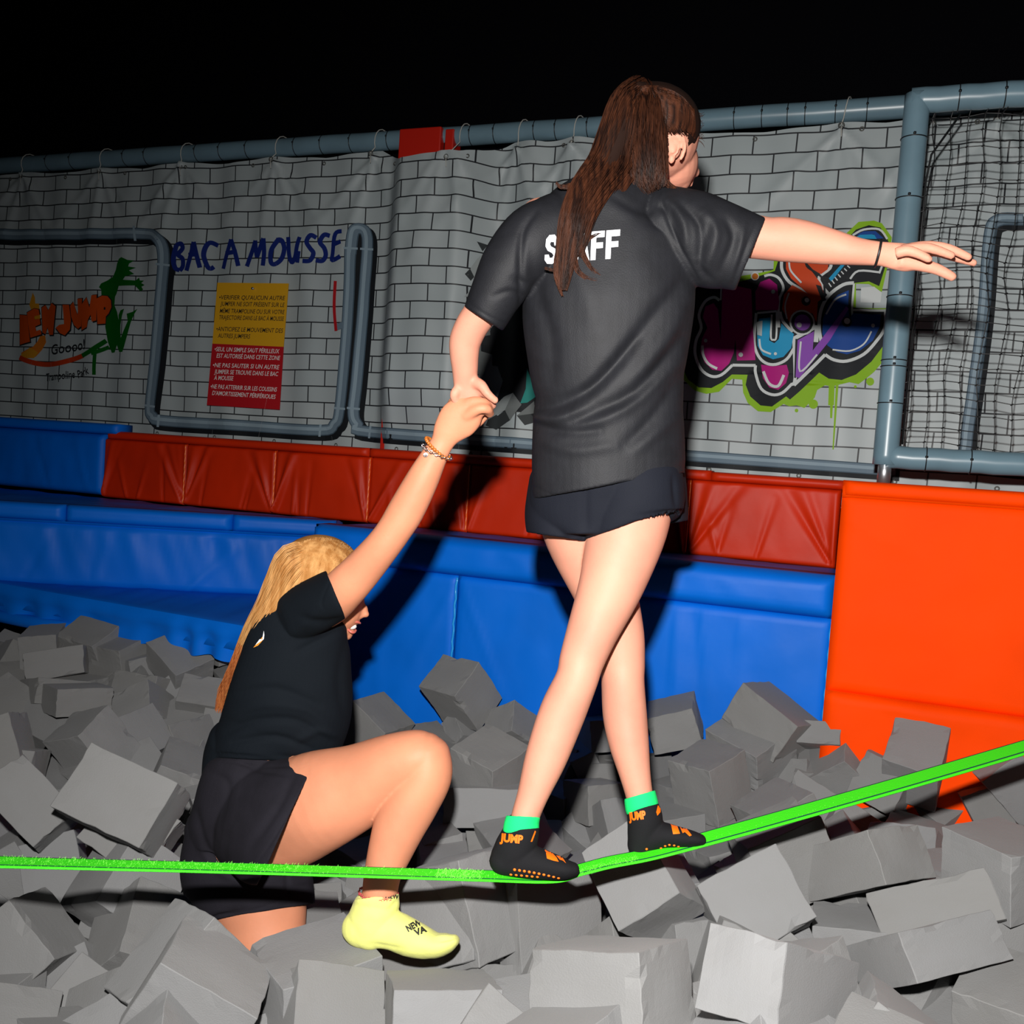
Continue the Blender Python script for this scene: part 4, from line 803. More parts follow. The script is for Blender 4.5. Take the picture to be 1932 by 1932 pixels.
HBR = hair_mat('dark_brown_hair', (.012, .005, .0035), (.058, .019, .009)); HBL = hair_mat('blond_hair', (.36, .15, .04), (.60, .32, .12), .4, (60, 60, 4))
HBLD = hair_mat('auburn_hair_ends', (.20, .05, .015), (.4, .13, .04))

# ================= the standing person =================
SP = empty('person', sl_at(1100), label="person balancing barefoot-style in grip socks on the slackline, dark STAFF t-shirt, seen from behind with one arm stretched right", cat='person')
SP['label'] = 'person standing on the slackline in a STAFF t-shirt, right arm stretched out'
mb = MB()
loft(mb, [(1190, 930, 2.06, 82, 78), (1182, 1000, 2.06, 76, 74), (1154, 1100, 2.04, 62, 62), (1118, 1190, 2.02, 49, 50), (1098, 1245, 2.01, 43, 45), (1088, 1282, 2.00, 40.5, 43), (1061, 1345, 2.0, 44, 46), (1030, 1430, 1.985, 40, 41), (1005, 1500, 1.97, 30, 32), (990, 1545, 1.96, 27, 30), (984, 1580, 1.955, 28, 30)])
loft(mb, [(1080, 940, 2.12, 74, 74), (1098, 1010, 2.14, 70, 70), (1136, 1100, 2.15, 62, 62), (1166, 1190, 2.14, 49, 50), (1174, 1250, 2.13, 43, 45), (1175, 1285, 2.12, 41, 44), (1179, 1350, 2.11, 42, 44), (1187, 1405, 2.09, 38, 40), (1198, 1461, 2.07, 30, 31), (1207, 1505, 2.06, 26, 28), (1212, 1540, 2.055, 27, 28)])
loft(mb, [(1144, 955, 2.09, 112, 70), (1146, 930, 2.08, 132, 86), (1148, 850, 2.07, 112, 78), (1148, 760, 2.06, 98, 70), (1148, 640, 2.05, 112, 78), (1150, 520, 2.04, 128, 82), (1155, 440, 2.03, 128, 72), (1178, 385, 2.05, 78, 46), (1200, 345, 2.06, 42, 42), (1218, 310, 2.08, 42, 44), (1230, 280, 2.10, 44, 50)])
# head
ball(mb, 1240, 252, 2.10, 78, 84, 88, -8); ball(mb, 1268, 305, 2.15, 48, 52, 62, -15); ball(mb, 1283, 335, 2.16, 22, 24, 34, -10)
ball(mb, 1304, 318, 2.185, 13, 20, 22); ball(mb, 1313, 325, 2.20, 7, 9, 12); ball(mb, 1300, 245, 2.17, 20, 34, 30)
ball(mb, 1303, 342, 2.20, 6, 4, 10); ball(mb, 1301, 349, 2.20, 6, 4, 9)
# ear
er = [P(1277 + 15 * math.cos(a) + 2 * math.sin(a), 278 - 26 * math.sin(a), 2.003 - .006 * math.cos(a)) for a in [2 * PI * k / 20 * .86 - 1.1 for k in range(21)]]
mb.tube(er, .0048, 8); ball(mb, 1274, 279, 2.012, 12, 21, 9, 6); ball(mb, 1267, 300, 2.004, 7, 9, 7); mb.tube([P(1270, 262, 2.003), P(1281, 272, 1.999), P(1278, 288, 1.998), P(1270, 293, 2.002)], .0035, 8)
# right arm and hand
loft(mb, [(1270, 425, 2.03, 56, 56), (1340, 432, 2.01, 48, 46), (1400, 443, 1.99, 41, 38), (1445, 450, 1.98, 38.5, 36), (1475, 451.5, 1.975, 40, 36), (1512, 456, 1.97, 38.5, 35), (1561, 465, 1.96, 33, 30), (1613, 474, 1.945, 25.5, 25), (1650, 478, 1.935, 22.5, 18), (1672, 480, 1.93, 22.5, 16), (1695, 484, 1.925, 25, 15), (1718, 486, 1.92, 25, 15), (1740, 478, 1.925, 17, 15)])
def digit(pts, r): # pts (px,py,Y), r radii px
    mb.tube([P(*q) for q in crom(pts, 4)], list(np.interp(np.linspace(0, 1, (len(pts) - 1) * 4 + 1), np.linspace(0, 1, len(r)), [x * 1.93 / F for x in r])), 14)
    e = pts[-1]; ball(mb, *e, r[-1] * 1.02, r[-1] * 1.02, r[-1])
digit([(1690, 478, 1.89), (1712, 473, 1.88), (1735, 480, 1.875), (1752, 489, 1.872)], [11, 10, 8.6, 7.2])
digit([(1700, 474, 1.905), (1740, 467, 1.90), (1765, 471, 1.895), (1795, 482, 1.89)], [12, 9.5, 8.8, 7.2])
digit([(1705, 472, 1.925), (1750, 464, 1.925), (1790, 469, 1.92), (1827, 485, 1.915)], [12, 9.8, 8.8, 7.2])
digit([(1710, 478, 1.945), (1760, 474, 1.95), (1800, 485, 1.95), (1837, 496, 1.95)], [12, 9.5, 8.5, 6.8])
digit([(1695, 492, 1.92), (1738, 500, 1.915), (1768, 508, 1.91), (1796, 522, 1.905)], [14, 12, 10.5, 8.6])
# left arm and hand
loft(mb, [(1030, 425, 2.02, 54, 54), (975, 480, 2.01, 48, 46), (935, 545, 2.01, 40, 38), (908, 588, 2.03, 32.5, 33), (890, 615, 2.045, 31, 32), (878, 643, 2.06, 30, 30), (876, 668, 2.07, 27.5, 28), (877, 692, 2.08, 25, 25), (878, 716, 2.09, 23, 21), (881, 732, 2.095, 24.5, 18), (889, 748, 2.10, 24, 17), (899, 757, 2.11, 15, 16)])
digit([(897, 722, 2.08), (909, 728, 2.07), (920, 743, 2.065), (934, 755, 2.068)], [13, 11, 9, 7.2])
digit([(900, 735, 2.09), (914, 741, 2.085), (927, 752, 2.085), (930, 765, 2.10)], [12, 10, 8.5, 7])
digit([(892, 748, 2.11), (910, 757, 2.12), (918, 770, 2.13), (908, 782, 2.14)], [12, 9.5, 8.5, 7])
digit([(884, 750, 2.12), (897, 765, 2.145), (898, 782, 2.15), (886, 790, 2.15)], [12, 9, 8, 7])
digit([(866, 733, 2.085), (858, 742, 2.08), (858, 752, 2.085), (864, 762, 2.09)], [11, 10, 9, 7])
body = weld(mb, 'body', SKIN, SP, .0033, 7)
# socks
def sock(leg, foot, band, mname, par, m=SOCK, bandm=SGRN):
    mb = MB(); loft(mb, leg); loft(mb, foot); return mb
mb = MB(); loft(mb, [(985, 1560, 1.955, 33.5, 33), (981, 1577, 1.955, 36, 34), (970, 1603, 1.955, 39, 34), (957, 1622, 1.955, 35, 30)], pocket=None); ball(mb, 955, 1624, 1.955, 33, 27, 30)
loft(mb, [(962, 1622, 1.955, 30, 31), (1000, 1626, 1.95, 31, 34), (1035, 1634, 1.945, 26, 38), (1064, 1640, 1.94, 20, 38), (1082, 1641, 1.94, 14, 30)])
sockA = weld(mb, 'sock', SOCK, SP, .0032, 5)
mb = MB(); loft(mb, [(983, 1566, 1.955, 35, 34, -2), (984, 1553, 1.956, 34, 33, 0), (987, 1541, 1.957, 33, 32, 3)], pocket=.02, pw=.005); weld(mb, 'sock_cuff', SGRN, sockA, .0022, 2)
mb = MB(); loft(mb, [(1211, 1520, 2.055, 31, 31), (1217, 1545, 2.052, 34, 33), (1213, 1575, 2.05, 30, 31), (1209, 1592, 2.05, 26, 28)]); ball(mb, 1208, 1594, 2.05, 25, 25, 28)
loft(mb, [(1212, 1585, 2.05, 26, 29), (1245, 1576, 2.045, 25, 32), (1275, 1579, 2.04, 20.5, 36), (1305, 1583, 2.035, 16, 35), (1321, 1585, 2.035, 11.5, 28)])
sockB = weld(mb, 'sock', SOCK, SP, .0032, 5)
mb = MB(); loft(mb, [(1211, 1522, 2.055, 32.5, 32, -14), (1209, 1511, 2.056, 32, 31, -15), (1207, 1500, 2.057, 31, 30, -16)], pocket=.02, pw=.005); weld(mb, 'sock_cuff', SGRN, sockB, .0022, 2)
bvA = bvh_of(sockA); bvB = bvh_of(sockB)
def tpx(s, a, b, h, bold=.03, shear=0, upv=None): return text_px(s, a, b, h, bold, shear, upv)
wrap('sock_lettering', [tpx('JUMP', (943, 1587), (986, 1591), 15, .05)], SORG, sockA, bvA, mesh=1, step=4)
wrap('sock_lettering', [tpx('JUMP', (1187, 1548), (1219, 1544), 15, .05)], SORG, sockB, bvB, mesh=1, step=4)
wrap('sock_motif', [[(1018, 1585), (1024, 1590), (1032, 1602), (1043, 1608), (1037, 1613), (1029, 1607)], [(1030, 1609), (1040, 1607), (1050, 1618), (1054, 1626), (1044, 1624), (1032, 1620)], [(1049, 1614), (1060, 1616), (1068, 1629), (1062, 1624), (1056, 1622)], [(1009, 1567), (1011, 1569), (1004, 1588), (1001, 1588)]], SORG, sockA, bvA, step=4)
wrap('sock_motif', [[(1254, 1537), (1264, 1545), (1272, 1556), (1268, 1560)], [(1266, 1556), (1278, 1559), (1283, 1573), (1270, 1574)], [(1281, 1557), (1296, 1564), (1305, 1576), (1301, 1578), (1292, 1570), (1288, 1572)], [(1242, 1515), (1246, 1520), (1246, 1532), (1240, 1539), (1238, 1532)]], SORG, sockB, bvB, step=4)
def dots(name, pts, bv, par, m=SORG, r=3.0):
    mb = MB()
    for a, b in pts:
        d = ray(a, b).normalized(); h = bv.ray_cast(CAM, d)
        if h[0] is None: continue
        q = Vector((0, 0, 1)).rotation_difference(h[1]); vs = []; s = r * 1.95 / F
        for i in range(4):
            for k in range(10): vs.append(h[0] + q @ Vector((s * math.cos(i * .5) * math.cos(k * .628), s * math.cos(i * .5) * math.sin(k * .628), .0022 * math.sin(i * .5))))
        mb.add(vs, [(i * 10 + k, i * 10 + (k + 1) % 10, (i + 1) * 10 + (k + 1) % 10, (i + 1) * 10 + k) for i in range(3) for k in range(10)] + [tuple(range(30, 40))])
    o = mb.build(name, m, par)
dots('grip_dots', [(971 + k * 9.2, 1641 + .06 * k * k + 1.2 * k) for k in range(10)] + [(964 + k * 10, 1650 + .9 * k) for k in range(6)], bvA, sockA)
dots('grip_dots', [(1188, 1608), (1193, 1613), (1202, 1614), (1213, 1610), (1220, 1602), (1226, 1609), (1219, 1617), (1233, 1611), (1240, 1606), (1247, 1600), (1255, 1596), (1263, 1594), (1272, 1595), (1280, 1597), (1289, 1600)], bvB, sockB, r=2.7)
# shorts
mb = MB()
loft(mb, [(1146, 860, 2.08, 132, 92, 0), (1145, 900, 2.08, 142, 98, 0), (1144, 950, 2.09, 146, 98, 0), (1136, 985, 2.09, 128, 90, 0), (1108, 1008, 2.09, 60, 84, 0)], caps=(1, 0))
loft(mb, [(1072, 920, 2.12, 76, 84), (1060, 965, 2.13, 70, 84), (1059, 1000, 2.125, 67, 84), (1058, 1014, 2.125, 66, 84, 9)], pocket=.05)
loft(mb, [(1200, 900, 2.06, 88, 92), (1198, 950, 2.055, 94, 90, -12), (1192, 978, 2.055, 92, 86, -19), (1190, 986, 2.055, 93, 84, -20)], pocket=.05)
loft(mb, [(1262, 870, 2.13, 28, 60), (1268, 930, 2.15, 28, 56), (1273, 965, 2.16, 25, 50), (1276, 985, 2.16, 22, 46)], caps=(1, 0))
shorts = weld(mb, 'shorts', SHO, SP, .003, 8, folds([([(1106, 900), (1104, 960), (1106, 1005)], -.004, 9), ([(1150, 1003), (1215, 985), (1262, 958)], -.001, 3), ([(1270, 900), (1275, 955)], -.004, 5), ([(1012, 1010), (1060, 1016), (1100, 1010)], -.001, 3)], .0012, 20))
# t-shirt
mb = MB()
loft(mb, [(1198, 342, 2.04, 52, 58), (1190, 360, 2.035, 68, 66), (1172, 388, 2.03, 106, 80), (1160, 420, 2.03, 143, 83), (1153, 470, 2.035, 152, 90), (1150, 540, 2.04, 158, 98), (1146, 600, 2.045, 158, 98), (1145, 690, 2.05, 147, 94), (1149, 745, 2.055, 138, 92), (1147, 790, 2.06, 141, 96), (1147, 850, 2.065, 143, 100, -3), (1147, 905, 2.07, 144, 103, -9), (1147, 915, 2.07, 144, 103, -10)], pocket=.06)
loft(mb, [(1060, 425, 2.02, 62, 66), (1010, 455, 2.01, 66, 66), (968, 500, 2.005, 60, 58), (935, 555, 2.01, 49, 50, 28), (912, 600, 2.02, 42, 44, 31)], pocket=.07)
loft(mb, [(1240, 420, 2.03, 70, 68), (1300, 445, 2.01, 82, 68), (1350, 462, 1.995, 80, 62), (1395, 474, 1.99, 72, 52, -66), (1415, 480, 1.985, 69, 47, -67)], pocket=.09)
FR = [([(1240, 352), (1262, 420), (1290, 480), (1318, 530)], -.0035, 4), ([(1010, 400), (985, 440), (982, 520), (985, 590)], -.006, 7),
      ([(1230, 385), (1262, 400), (1275, 450)], -.006, 9), ([(1262, 380), (1290, 420), (1295, 470)], .006, 9), ([(1290, 388), (1320, 425), (1318, 480)], -.007, 8), ([(1330, 400), (1352, 440), (1335, 500)], .006, 10), ([(1370, 412), (1385, 450), (1360, 510)], -.006, 9), ([(1405, 425), (1392, 480), (1372, 535)], .004, 7),
      ([(1340, 420), (1320, 500), (1345, 530)], -.005, 8), ([(1428, 420), (1404, 475), (1382, 540)], -.0015, 3),
      ([(1290, 530), (1240, 590), (1170, 680), (1110, 740)], -.009, 15), ([(1300, 560), (1250, 650), (1190, 720)], .006, 14), ([(1285, 640), (1200, 740), (1080, 790)], -.009, 13), ([(1270, 690), (1180, 770), (1060, 820)], .006, 12),
      ([(1010, 770), (1060, 760), (1130, 720), (1200, 640)], -.010, 11), ([(1005, 785), (1050, 790), (1110, 770)], .010, 11), ([(1006, 800), (1060, 815), (1130, 810)], -.008, 10), ([(1015, 830), (1080, 850), (1160, 840)], .005, 12), ([(1280, 720), (1230, 790), (1180, 840)], -.006, 12), ([(1270, 790), (1200, 850)], .005, 12),
      ([(1000, 470), (1015, 560), (1040, 640), (1040, 720)], -.005, 14), ([(990, 560), (960, 550), (930, 560)], -.003, 6), ([(1000, 540), (970, 525)], -.004, 7), ([(1060, 470), (1100, 540), (1120, 620)], .004, 22), ([(1150, 365), (1200, 395), (1240, 400)], -.004, 9), ([(1090, 380), (1120, 400)], -.004, 10),
      ([(1008, 918), (1060, 936), (1150, 918), (1285, 878)], -.0012, 3), ([(884, 572), (920, 596), (958, 612)], -.0012, 3)]
tee = weld(mb, 't_shirt', TEE, SP, .003, 3, folds(FR, .0022, 11))
# collar rib
mb = MB(); mb.tube([P(x, y, Y) for x, y, Y in crom([(1150, 338, 2.06), (1165, 344, 2.0), (1195, 350, 1.985), (1225, 352, 2.0), (1248, 350, 2.06)], 5)], .006, 8); mb.build('collar', TEE, tee)
bvT = bvh_of(tee)
def solid_letter(ch, x0, y0, x1, y1, h):
    ax = Vector((x1 - x0, y1 - y0)); up = Vector((.04, -1)) * h
    G = {'S': [[(.98, .80), (.98, .62), (.70, .62), (.66, .74), (.42, .76), (.36, .68), (.44, .60), (.80, .50), (1, .30), (.90, .08), (.60, -.02), (.2, 0), (0, .14), (0, .32), (.30, .32), (.38, .20), (.58, .20), (.66, .28), (.55, .36), (.2, .46), (.03, .62), (.06, .86), (.3, 1), (.7, 1)]],
         'T': [[(0, 1), (1, 1), (1, .78), (.67, .78), (.67, 0), (.33, 0), (.33, .78), (0, .78)]],
         'A': [[(0, 0), (.32, 1), (.68, 1), (.5, .76), (.40, .40), (.5, .40), (.5, .20), (.36, .20), (.30, 0)], [(.5, .76), (.68, 1), (1, 0), (.70, 0), (.64, .20), (.5, .20), (.5, .40), (.60, .40)]],
         'F': [[(0, 0), (0, 1), (1, 1), (1, .78), (.38, .78), (.38, .60), (.90, .60), (.90, .40), (.38, .40), (.38, 0)]]}
    return [[(x0 + ax.x * a + up.x * b_, y0 + ax.y * a + up.y * b_) for a, b_ in p] for p in G[ch]]
LE = []
for ch, a, b_ in (('S', 1027, 1052), ('T', 1054, 1080), ('A', 1080, 1112), ('F', 1114, 1139), ('F', 1142, 1168)):
    yb = lambda x: 498 - (x - 1027) * .078
    LE += solid_letter(ch, a, yb(a), b_, yb(b_), 54)
wrap('staff_lettering', LE, mat('white_print', (.78, .78, .82), .55), tee, bvT, off=.0015, step=8)
mb = MB(); c = P(1656, 478, 1.934); mb.loop(c, P(1690, 482, 1.925) - P(1630, 474, 1.94), 24.5 * 1.934 / F, .0026, 30, 8); mb.build('hair_tie', BLK, SP)
# hair
mb = MB(); ball(mb, 1232, 238, 2.085, 88, 76, 92, 6); ball(mb, 1205, 205, 2.04, 50, 46, 48, 10); loft(mb, [(1198, 185, 2.03, 34, 32), (1172, 240, 1.99, 34, 28), (1145, 300, 1.975, 26, 20), (1110, 350, 1.965, 20, 16), (1084, 400, 1.955, 20, 13), (1074, 460, 1.95, 16, 9), (1064, 515, 1.95, 7, 5)])
loft(mb, [(1212, 190, 2.02, 36, 30), (1212, 250, 1.995, 42, 22), (1220, 310, 1.99, 38, 16), (1226, 345, 1.985, 32, 9)])
def facecut(me):
    # the face, ear and temple stay bare
    bm = bmesh.new(); bm.from_mesh(me)
    co, no = getco(me); X, Y_ = pxy(co); kill = set(np.where(((X > 1256) & (X < 1297) & (Y_ > 250) & (co[:, 1] < 2.10)) | ((X > 1250) & (Y_ > 300)) | ((X > 1290) & (Y_ > 292)))[0].tolist())
    bm.verts.ensure_lookup_table(); bmesh.ops.delete(bm, geom=[bm.verts[i] for i in kill], context='VERTS'); bm.to_mesh(me); bm.free()
HBB = mat('dark_brown_underhair', (.014, .006, .004), .8, .1)
hair = weld(mb, 'hair', HBB, SP, .004, 4, facecut)
mb = MB()
lock(mb, [(1205, 168, 2.05, 26, 24), (1180, 195, 2.0, 32, 34), (1160, 250, 1.985, 33, 30), (1136, 305, 1.972, 30, 20), (1102, 352, 1.942, 28, 15), (1082, 400, 1.928, 26, 12), (1074, 450, 1.93, 25, 9), (1066, 500, 1.932, 18, 6), (1062, 545, 1.935, 7, 4)], 520, seed=1, cut=.35, wob=.003)
lock(mb, [(1210, 170, 2.05, 26, 22), (1215, 205, 2.0, 38, 32), (1215, 255, 1.985, 44, 28), (1221, 305, 1.976, 41, 22), (1226, 338, 1.972, 36, 12), (1234, 358, 1.974, 26, 6)], 620, seed=2, cut=.25, wob=.003)
lock(mb, [(1200, 166, 2.05, 24, 22), (1190, 210, 1.99, 30, 28), (1180, 265, 1.98, 30, 22), (1170, 310, 1.97, 26, 12), (1140, 350, 1.94, 22, 7), (1110, 400, 1.925, 18, 5), (1096, 450, 1.925, 14, 4), (1088, 480, 1.93, 9, 3)], 240, seed=3, cut=.5, wob=.004)
for k, st in enumerate(([(1080, 440, 1.942, 9, 5), (1082, 480, 1.938, 7, 4), (1090, 510, 1.935, 5, 3), (1112, 527, 1.935, 3, 2), (1142, 528, 1.935, 1, 1)], [(1092, 430, 1.942, 8, 4), (1098, 470, 1.938, 6, 3), (1108, 495, 1.935, 4, 2), (1122, 512, 1.935, 3, 1), (1150, 525, 1.935, 1, 1)], [(1066, 450, 1.942, 9, 4), (1052, 490, 1.938, 7, 3), (1050, 525, 1.938, 4, 2), (1062, 558, 1.938, 1, 1)], [(1074, 470, 1.94, 8, 4), (1066, 505, 1.938, 5, 3), (1048, 510, 1.938, 3, 2), (1028, 506, 1.938, 1, 1)],
                        [(1185, 330, 1.965, 8, 4), (1160, 360, 1.955, 7, 3), (1140, 395, 1.95, 5, 2), (1122, 418, 1.948, 3, 2), (1104, 420, 1.948, 1, 1)], [(1190, 335, 1.965, 8, 4), (1175, 360, 1.958, 6, 3), (1158, 385, 1.952, 4, 2), (1128, 412, 1.95, 1, 1)], [(1245, 335, 1.975, 8, 4), (1262, 350, 1.98, 6, 3), (1278, 360, 1.985, 3, 2), (1290, 366, 1.99, 1, 1)], [(1110, 340, 1.96, 8, 4), (1075, 352, 1.955, 6, 3), (1056, 352, 1.955, 3, 2), (1050, 345, 1.955, 1, 1)], [(1100, 470, 1.938, 5, 3), (1112, 450, 1.938, 3, 2), (1135, 440, 1.938, 1, 1)])):
    lock(mb, st, 34, seed=20 + k, cut=.3, wob=.002, sub=4)
# tight hair from the brow back to the tail
r = random.Random(8)
for k in range(760):
    a = r.uniform(0, 1); b0 = r.uniform(0, 1); sx = 1318 - 8 * abs(a - .5) + r.uniform(-3, 3) if a < .75 else 1270; sy = 205 + 90 * a if a < .75 else 250
    if a >= .75: sx = r.uniform(1255, 1262); sy = r.uniform(245, 300)
    def on(px, py, lift):
        q = BV_H.ray_cast(CAM, ray(px, py).normalized()); return None if q[0] is None else q[0] - ray(px, py).normalized() * lift
    if k > 420: a = 0; sx, sy = (r.uniform(1262, 1318), r.uniform(234, 258)) if k % 2 else (r.uniform(1240, 1312), 0)
    if k > 420 and not k % 2: sy = 170 + (sx - 1240) ** 2 * .0085 + r.uniform(0, 26)
    if k == 0: BV_H = bvh_of(hair, body)
    sx = min(sx, 1312 - .02 * (sy - 240) ** 2 / 10); ex = 1200 + r.uniform(-20, 25); ey = 175 + r.uniform(-12, 30); pts = []
    if sy > 262 and sx > 1262: sy = 262 - r.uniform(0, 25)
    mx_ = (sx + ex) / 2 + 12; my = (sy + ey) / 2 - 24 + .2 * (sy - 200) * .5
    if k > 420 and not k % 2: my = min(sy, ey) - 10; mx_ = sx - 14
    for i in range(11):
        u = i / 10; x = (1 - u) ** 2 * sx + 2 * u * (1 - u) * mx_ + u * u * ex; y = (1 - u) ** 2 * sy + 2 * u * (1 - u) * my + u * u * ey; p = on(x, y, .0016)
        if p is not None and (not pts or (p - pts[-1]).length < .05): pts.append(p)
    if len(pts) > 5: strand_mesh(mb, pts, .0009, .0008)
for k in range(60):   # stray wisps at brow and nape
    x, y = (1316, 235 + r.uniform(-25, 30)) if k % 2 else (1180 + r.uniform(-25, 40), 320 + r.uniform(-8, 14)); Y_ = 2.10 if k % 2 else 1.99; dx, dy = (r.uniform(2, 14), r.uniform(-8, 16)) if k % 2 else (r.uniform(-14, 10), r.uniform(8, 22))
    strand_mesh(mb, [P(x - 8, y, Y_), P(x + dx * .4, y + dy * .2, Y_), P(x + dx * .8, y + dy * .6, Y_), P(x + dx, y + dy, Y_)], .0006, .0003)
n0 = len(hair.data.vertices)
o = mb.build('hair_strands', HBR, SP)

# ================= the crouching person =================
KP = empty('person', (P(500, 1650, 2.3).x, 2.3, -.2), label='blond person crouching in the foam, yellow sock, arm raised to hold the other hand', cat='person')
mb = MB()
loft(mb, [(486, 1515, 2.30, 80, 66), (522, 1542, 2.255, 100, 68), (600, 1512, 2.19, 96, 78), (672, 1484, 2.17, 81, 70), (735, 1450, 2.15, 65, 60), (785, 1430, 2.14, 54, 55), (806, 1428, 2.14, 46, 50)])
loft(mb, [(803, 1424, 2.14, 47, 50), (803, 1462, 2.13, 51, 52), (779, 1510, 2.12, 52, 52), (757, 1550, 2.11, 51, 50), (738, 1600, 2.10, 44, 44), (722, 1650, 2.09, 36, 38), (716, 1690, 2.085, 34, 36)])
loft(mb, [(480, 1540, 2.36, 100, 88), (470, 1620, 2.36, 106, 84), (492, 1710, 2.34, 88, 76), (510, 1790, 2.30, 74, 66), (560, 1880, 2.24, 62, 58)])
loft(mb, [(480, 1580, 2.33, 100, 86), (492, 1500, 2.32, 98, 84), (512, 1420, 2.32, 94, 78), (535, 1350, 2.31, 100, 76), (552, 1280, 2.31, 100, 76), (565, 1200, 2.31, 88, 70), (578, 1150, 2.31, 66, 56), (592, 1130, 2.31, 42, 42), (606, 1100, 2.33, 42, 42)])
loft(mb, [(586, 1156, 2.295, 38, 38), (618, 1140, 2.225, 43, 40), (652, 1108, 2.18, 41, 40), (688, 1070, 2.16, 37, 36), (722, 1030, 2.14, 33.5, 34), (744, 1000, 2.135, 33, 34), (767, 962, 2.13, 34.5, 34), (797, 905, 2.12, 31, 30), (818, 864, 2.115, 25.5, 24), (834, 836, 2.11, 22, 17), (846, 814, 2.105, 30, 17), (864, 793, 2.10, 38, 18), (884, 777, 2.095, 34, 18), (896, 768, 2.095, 24, 17)])
digit([(870, 768, 2.09), (893, 758, 2.08), (914, 760, 2.08), (925, 768, 2.10)], [13, 11, 10, 8])
digit([(880, 785, 2.085), (902, 772, 2.07), (919, 772, 2.072), (924, 780, 2.095)], [13, 11, 10, 8.5])
digit([(862, 760, 2.10), (880, 750, 2.095), (898, 750, 2.10), (908, 756, 2.12)], [13, 11, 9, 8])
digit([(852, 766, 2.11), (862, 750, 2.11), (880, 744, 2.12), (892, 750, 2.14)], [12, 10, 9, 8])
digit([(862, 822, 2.11), (886, 808, 2.12), (904, 796, 2.13), (914, 786, 2.14)], [13, 11, 9.5, 8])
ball(mb, 610, 1088, 2.34, 76, 76, 74, 5); ball(mb, 640, 1140, 2.35, 46, 52, 50, -12); ball(mb, 646, 1184, 2.355, 19, 21, 28); ball(mb, 655, 1195, 2.36, 11, 13, 16)
ball(mb, 683, 1152, 2.352, 11, 13, 11, 30); ball(mb, 690, 1159, 2.35, 7, 6.5, 8); ball(mb, 679, 1164, 2.345, 6, 4.5, 8); ball(mb, 675, 1135, 2.355, 13, 15, 18); ball(mb, 668, 1150, 2.335, 14, 15, 16)
ball(mb, 672, 1174, 2.352, 8, 4.2, 11, 8); ball(mb, 664, 1192, 2.355, 7, 4.5, 10, -5); ball(mb, 666, 1122, 2.36, 17, 20, 30)
kbody = weld(mb, 'body', SKINK, KP, .0033, 7)
mb = MB(); ball(mb, 664, 1182, 2.342, 9, 6, 9); mb.build('teeth', mat('teeth', (.8, .76, .7), .3), KP)
LIP = mat('lips', (.5, .12, .09), .4)
mb = MB(); mb.tube([P(*q) for q in crom([(655, 1176, 2.33), (665, 1173, 2.325), (674, 1173.5, 2.33), (680, 1176, 2.342)], 4)], [.001, .002, .003, .0036, .0038, .0038, .0036, .0036, .0036, .0034, .003, .003, .002], 8); mb.tube([P(*q) for q in crom([(655, 1186, 2.33), (662, 1192, 2.325), (668, 1193, 2.332), (671, 1189, 2.345)], 4)], .0034, 8); mb.build('lips', LIP, KP)
# sock, shorts, shirt
mb = MB(); loft(mb, [(708, 1715, 2.083, 44, 42), (700, 1738, 2.083, 46, 43), (690, 1752, 2.083, 44, 40)]); ball(mb, 687, 1750, 2.083, 43, 37, 38)
loft(mb, [(712, 1706, 2.084, 43, 41, -5), (711, 1700, 2.084, 43, 41, -7), (711, 1692, 2.085, 43, 41, -8)], pocket=.02)
loft(mb, [(690, 1748, 2.083, 38, 38), (735, 1753, 2.078, 36, 40), (783, 1773, 2.07, 33, 44), (820, 1783, 2.065, 24, 42), (845, 1779, 2.06, 18, 34), (858, 1774, 2.06, 11, 24)])
ksock = weld(mb, 'sock', SYEL, KP, .0032, 5, folds([([(750, 1700), (735, 1716)], -.003, 4), ([(700, 1780), (760, 1790)], -.002, 4), ([(830, 1776), (864, 1768)], -.003, 3), ([(820, 1768), (850, 1766)], .003, 3)], .0006, 60))
bvK = bvh_of(ksock); BK2 = mat('sock_print_black', (.02, .02, .015), .7)
wrap('sock_lettering', [tpx('NEW', (727, 1694), (752, 1696), 9, .04), tpx('NEW', (795, 1756), (769, 1738), 14, .03, 0, Vector((-.45, .9))) if False else tpx('NEW', (770, 1758), (796, 1744), 12, .05), tpx('VA', (784, 1766), (806, 1757), 12, .05)], BK2, ksock, bvK, mesh=1, step=4)
mb = MB()
loft(mb, [(500, 1432, 2.32, 86, 84, 4), (492, 1460, 2.31, 104, 92), (478, 1520, 2.30, 110, 98), (462, 1580, 2.31, 108, 98), (450, 1620, 2.32, 100, 94)], caps=(1, 0))
loft(mb, [(440, 1532, 2.26, 94, 104, -80), (480, 1540, 2.21, 112, 108, -74), (515, 1545, 2.18, 121, 110, -68), (536, 1549, 2.165, 123, 108, -65), (541, 1550, 2.16, 123, 106, -65)], pocket=.06)
loft(mb, [(450, 1560, 2.35, 100, 96), (458, 1620, 2.35, 116, 96), (478, 1680, 2.345, 114, 90, -10), (490, 1712, 2.34, 104, 84, -9), (492, 1720, 2.34, 103, 84, -9)], pocket=.05)
